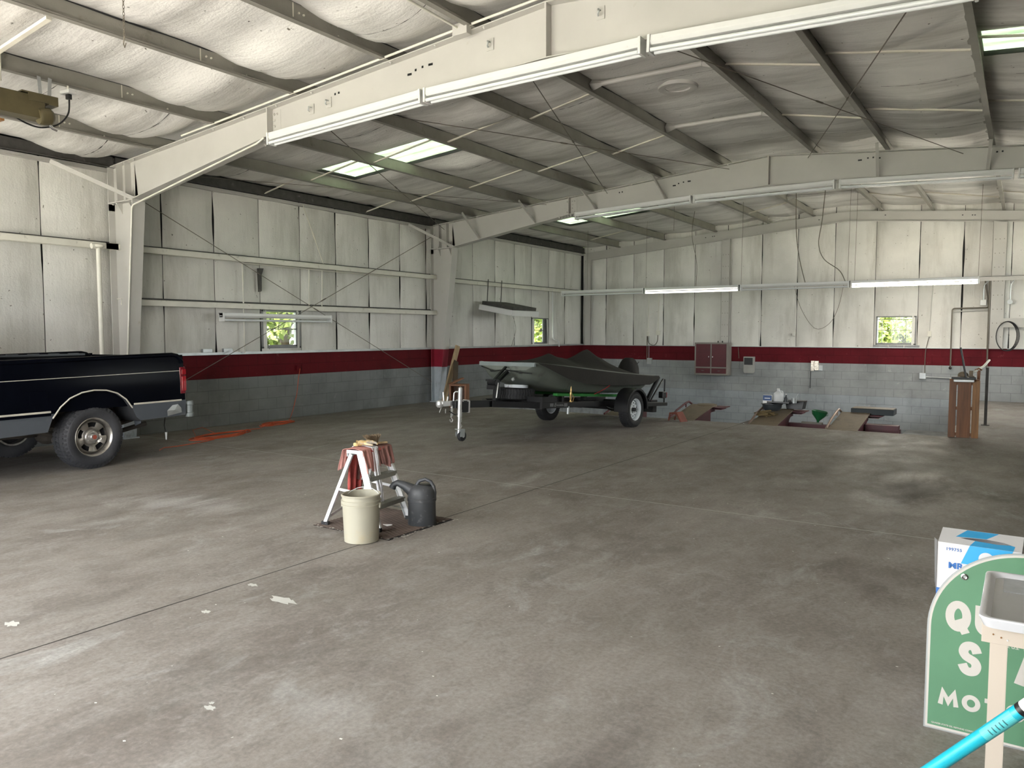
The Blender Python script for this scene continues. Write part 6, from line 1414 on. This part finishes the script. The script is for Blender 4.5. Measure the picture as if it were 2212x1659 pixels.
lv = [(0, .012, .0), (0, 0, .028), (0, .002, .032), (0, .008, .0335), (0, .018, .031), (0, .030, .020)]
rings = []
for (_, ins, z) in lv:
    p = rr(W_-2*ins, Hh-2*ins, .03); rings.append([(a+ins, b+ins, z) for a, b in p])
n = len(rings[0]); m.add([v for r in rings for v in r], [(i*n+k, i*n+(k+1) % n, (i+1)*n+(k+1) % n, (i+1)*n+k) for i in range(len(rings)-1) for k in range(n)])
m.build('rim', M_trayp, TRY, smooth=40)
m = MB(); m.add([(a, b, .0198) for a, b, z in rings[-1]], [tuple(range(n))]); m.build('tray_floor', M_traypg, TRY)
m = MB(); m.box(.055, .3, .34, .5, .0205, .0215); m.cm = 1; m.box(.13, .33, .33, .40, .0216, .022); m.build('sheet', [pm('wet_paper', (.36,.38,.40), .3, var=.15, scale=20), pm('pale_card', (.42,.44,.42), .4)], TRY)
m = MB(); m.tube([(.12, .60, .06), (.2, .58, .075), (.4, .55, .09)], .008, 6); tag(m.build('hose_end', M_conduit, smooth=50, loc=(11.364, 2.60, .68)), 'short pale cord end reaching over the back of the plastic tray', 'cord')
# teal pole
p1 = Vector((11.287, 2.03, .53)); p2 = Vector((11.474, 1.97, .768)); d = (p2-p1).normalized(); base = p1-d*(p1.z/d.z-.0); top_ = p2+d*.62
T = thing('broom_pole', 'bright teal broom handle leaning across in front of the green sign', 'pole', tuple(base))
m = MB(); m.tube([Vector((0,0,0))+d*.012, p2-base-d*.006], .0155, 20); m.build('pole', pm('teal_paint', (.01,.40,.52), .3, var=.04, coat=.3), T, smooth=50)
m = MB(); m.tube([p2-base-d*.006, p2-base+d*.006], .016, 20); m.build('black_ring', M_black, T, smooth=50)
m = MB(); m.tube([p2-base+d*.006, top_-base], .0155, 20); m.build('white_sleeve', M_white, T, smooth=50)
M_lab = pm('pale_teal_label', (.10,.52,.55), .4)
side = d.cross(Vector((0,1,0))).normalized(); side = -side if side.z < 0 else side
fr = Vector((0.25,-1,.35)); fr = (fr-d*fr.dot(d)).normalized(); sd = d.cross(fr)
def wrap(s0, s1, a0, a1, r, mat, name):
    m = MB(); c = p2-base; m.grid(lambda i, j: tuple(c-d*(s0+(s1-s0)*i/3)+(fr*math.cos(a0+(a1-a0)*j/10)+sd*math.sin(a0+(a1-a0)*j/10))*r), 4, 11); return m.build(name, mat, T, recalc=False)
lb = wrap(.022, .112, -1.1, 1.1, .0157, M_lab, 'label')
for k in range(5): 
    m = MB(); c = p2-base; s0 = .045+k*.011
    m.grid(lambda i, j: tuple(c-d*(s0+.003*i)+(fr*math.cos(-.5+.9*j/8)+sd*math.sin(-.5+.9*j/8))*.0159), 2, 9); m.build('print_line', pm('label_ink', (.02,.12,.14), .5) if 'label_ink' not in bpy.data.materials else bpy.data.materials['label_ink'], lb)
# small floor litter near the camera
m = MB(); R = random.Random(11)
for k in range(170):
    x_ = R.uniform(5.0, 12.0); y_ = R.uniform(1.4, 12.5); s_ = R.uniform(.002, .0065); a0 = R.random()*6
    m.add([(x_+s_*math.cos(a0+q)*1.5, y_+s_*math.sin(a0+q), .002) for q in (0, 1.7, 3.2, 4.8)], [(0,1,2,3)])
o = tag(m.build('floor_debris', pm('white_flecks', (.7,.69,.65), .8), recalc=False), 'tiny pale flecks of debris scattered over the concrete floor', 'debris'); o['kind'] = 'stuff'
m = MB()
for (x_, y_, a_, b_, s_) in ((7.83, 2.97, .10, .04, 1), (7.62, 2.6, .03, .02, 3), (8.6, 1.95, .012, .01, 3), (8.63, 1.92, .03, .016, 4), (7.45, 3.05, .04, .02, 8), (5.45, 2.28, .14, .08, 6), (6.9, 1.9, .05, .03, 9)):
    n = 16; m.add([(x_+a_*.0+ (a_*math.cos(q*2*PI/n))*(1+.35*math.sin(q*1.9+s_)), y_+b_*math.sin(q*2*PI/n)*(1+.3*math.cos(q*2.7+s_)), .0015) for q in range(n)], [tuple(range(n))])
o = tag(m.build('paint_spots', pm('floor_paint_spot', (.52,.52,.49), .6), recalc=False), 'pale dried paint and filler patches on the concrete floor', 'stain'); o['kind'] = 'stuff'
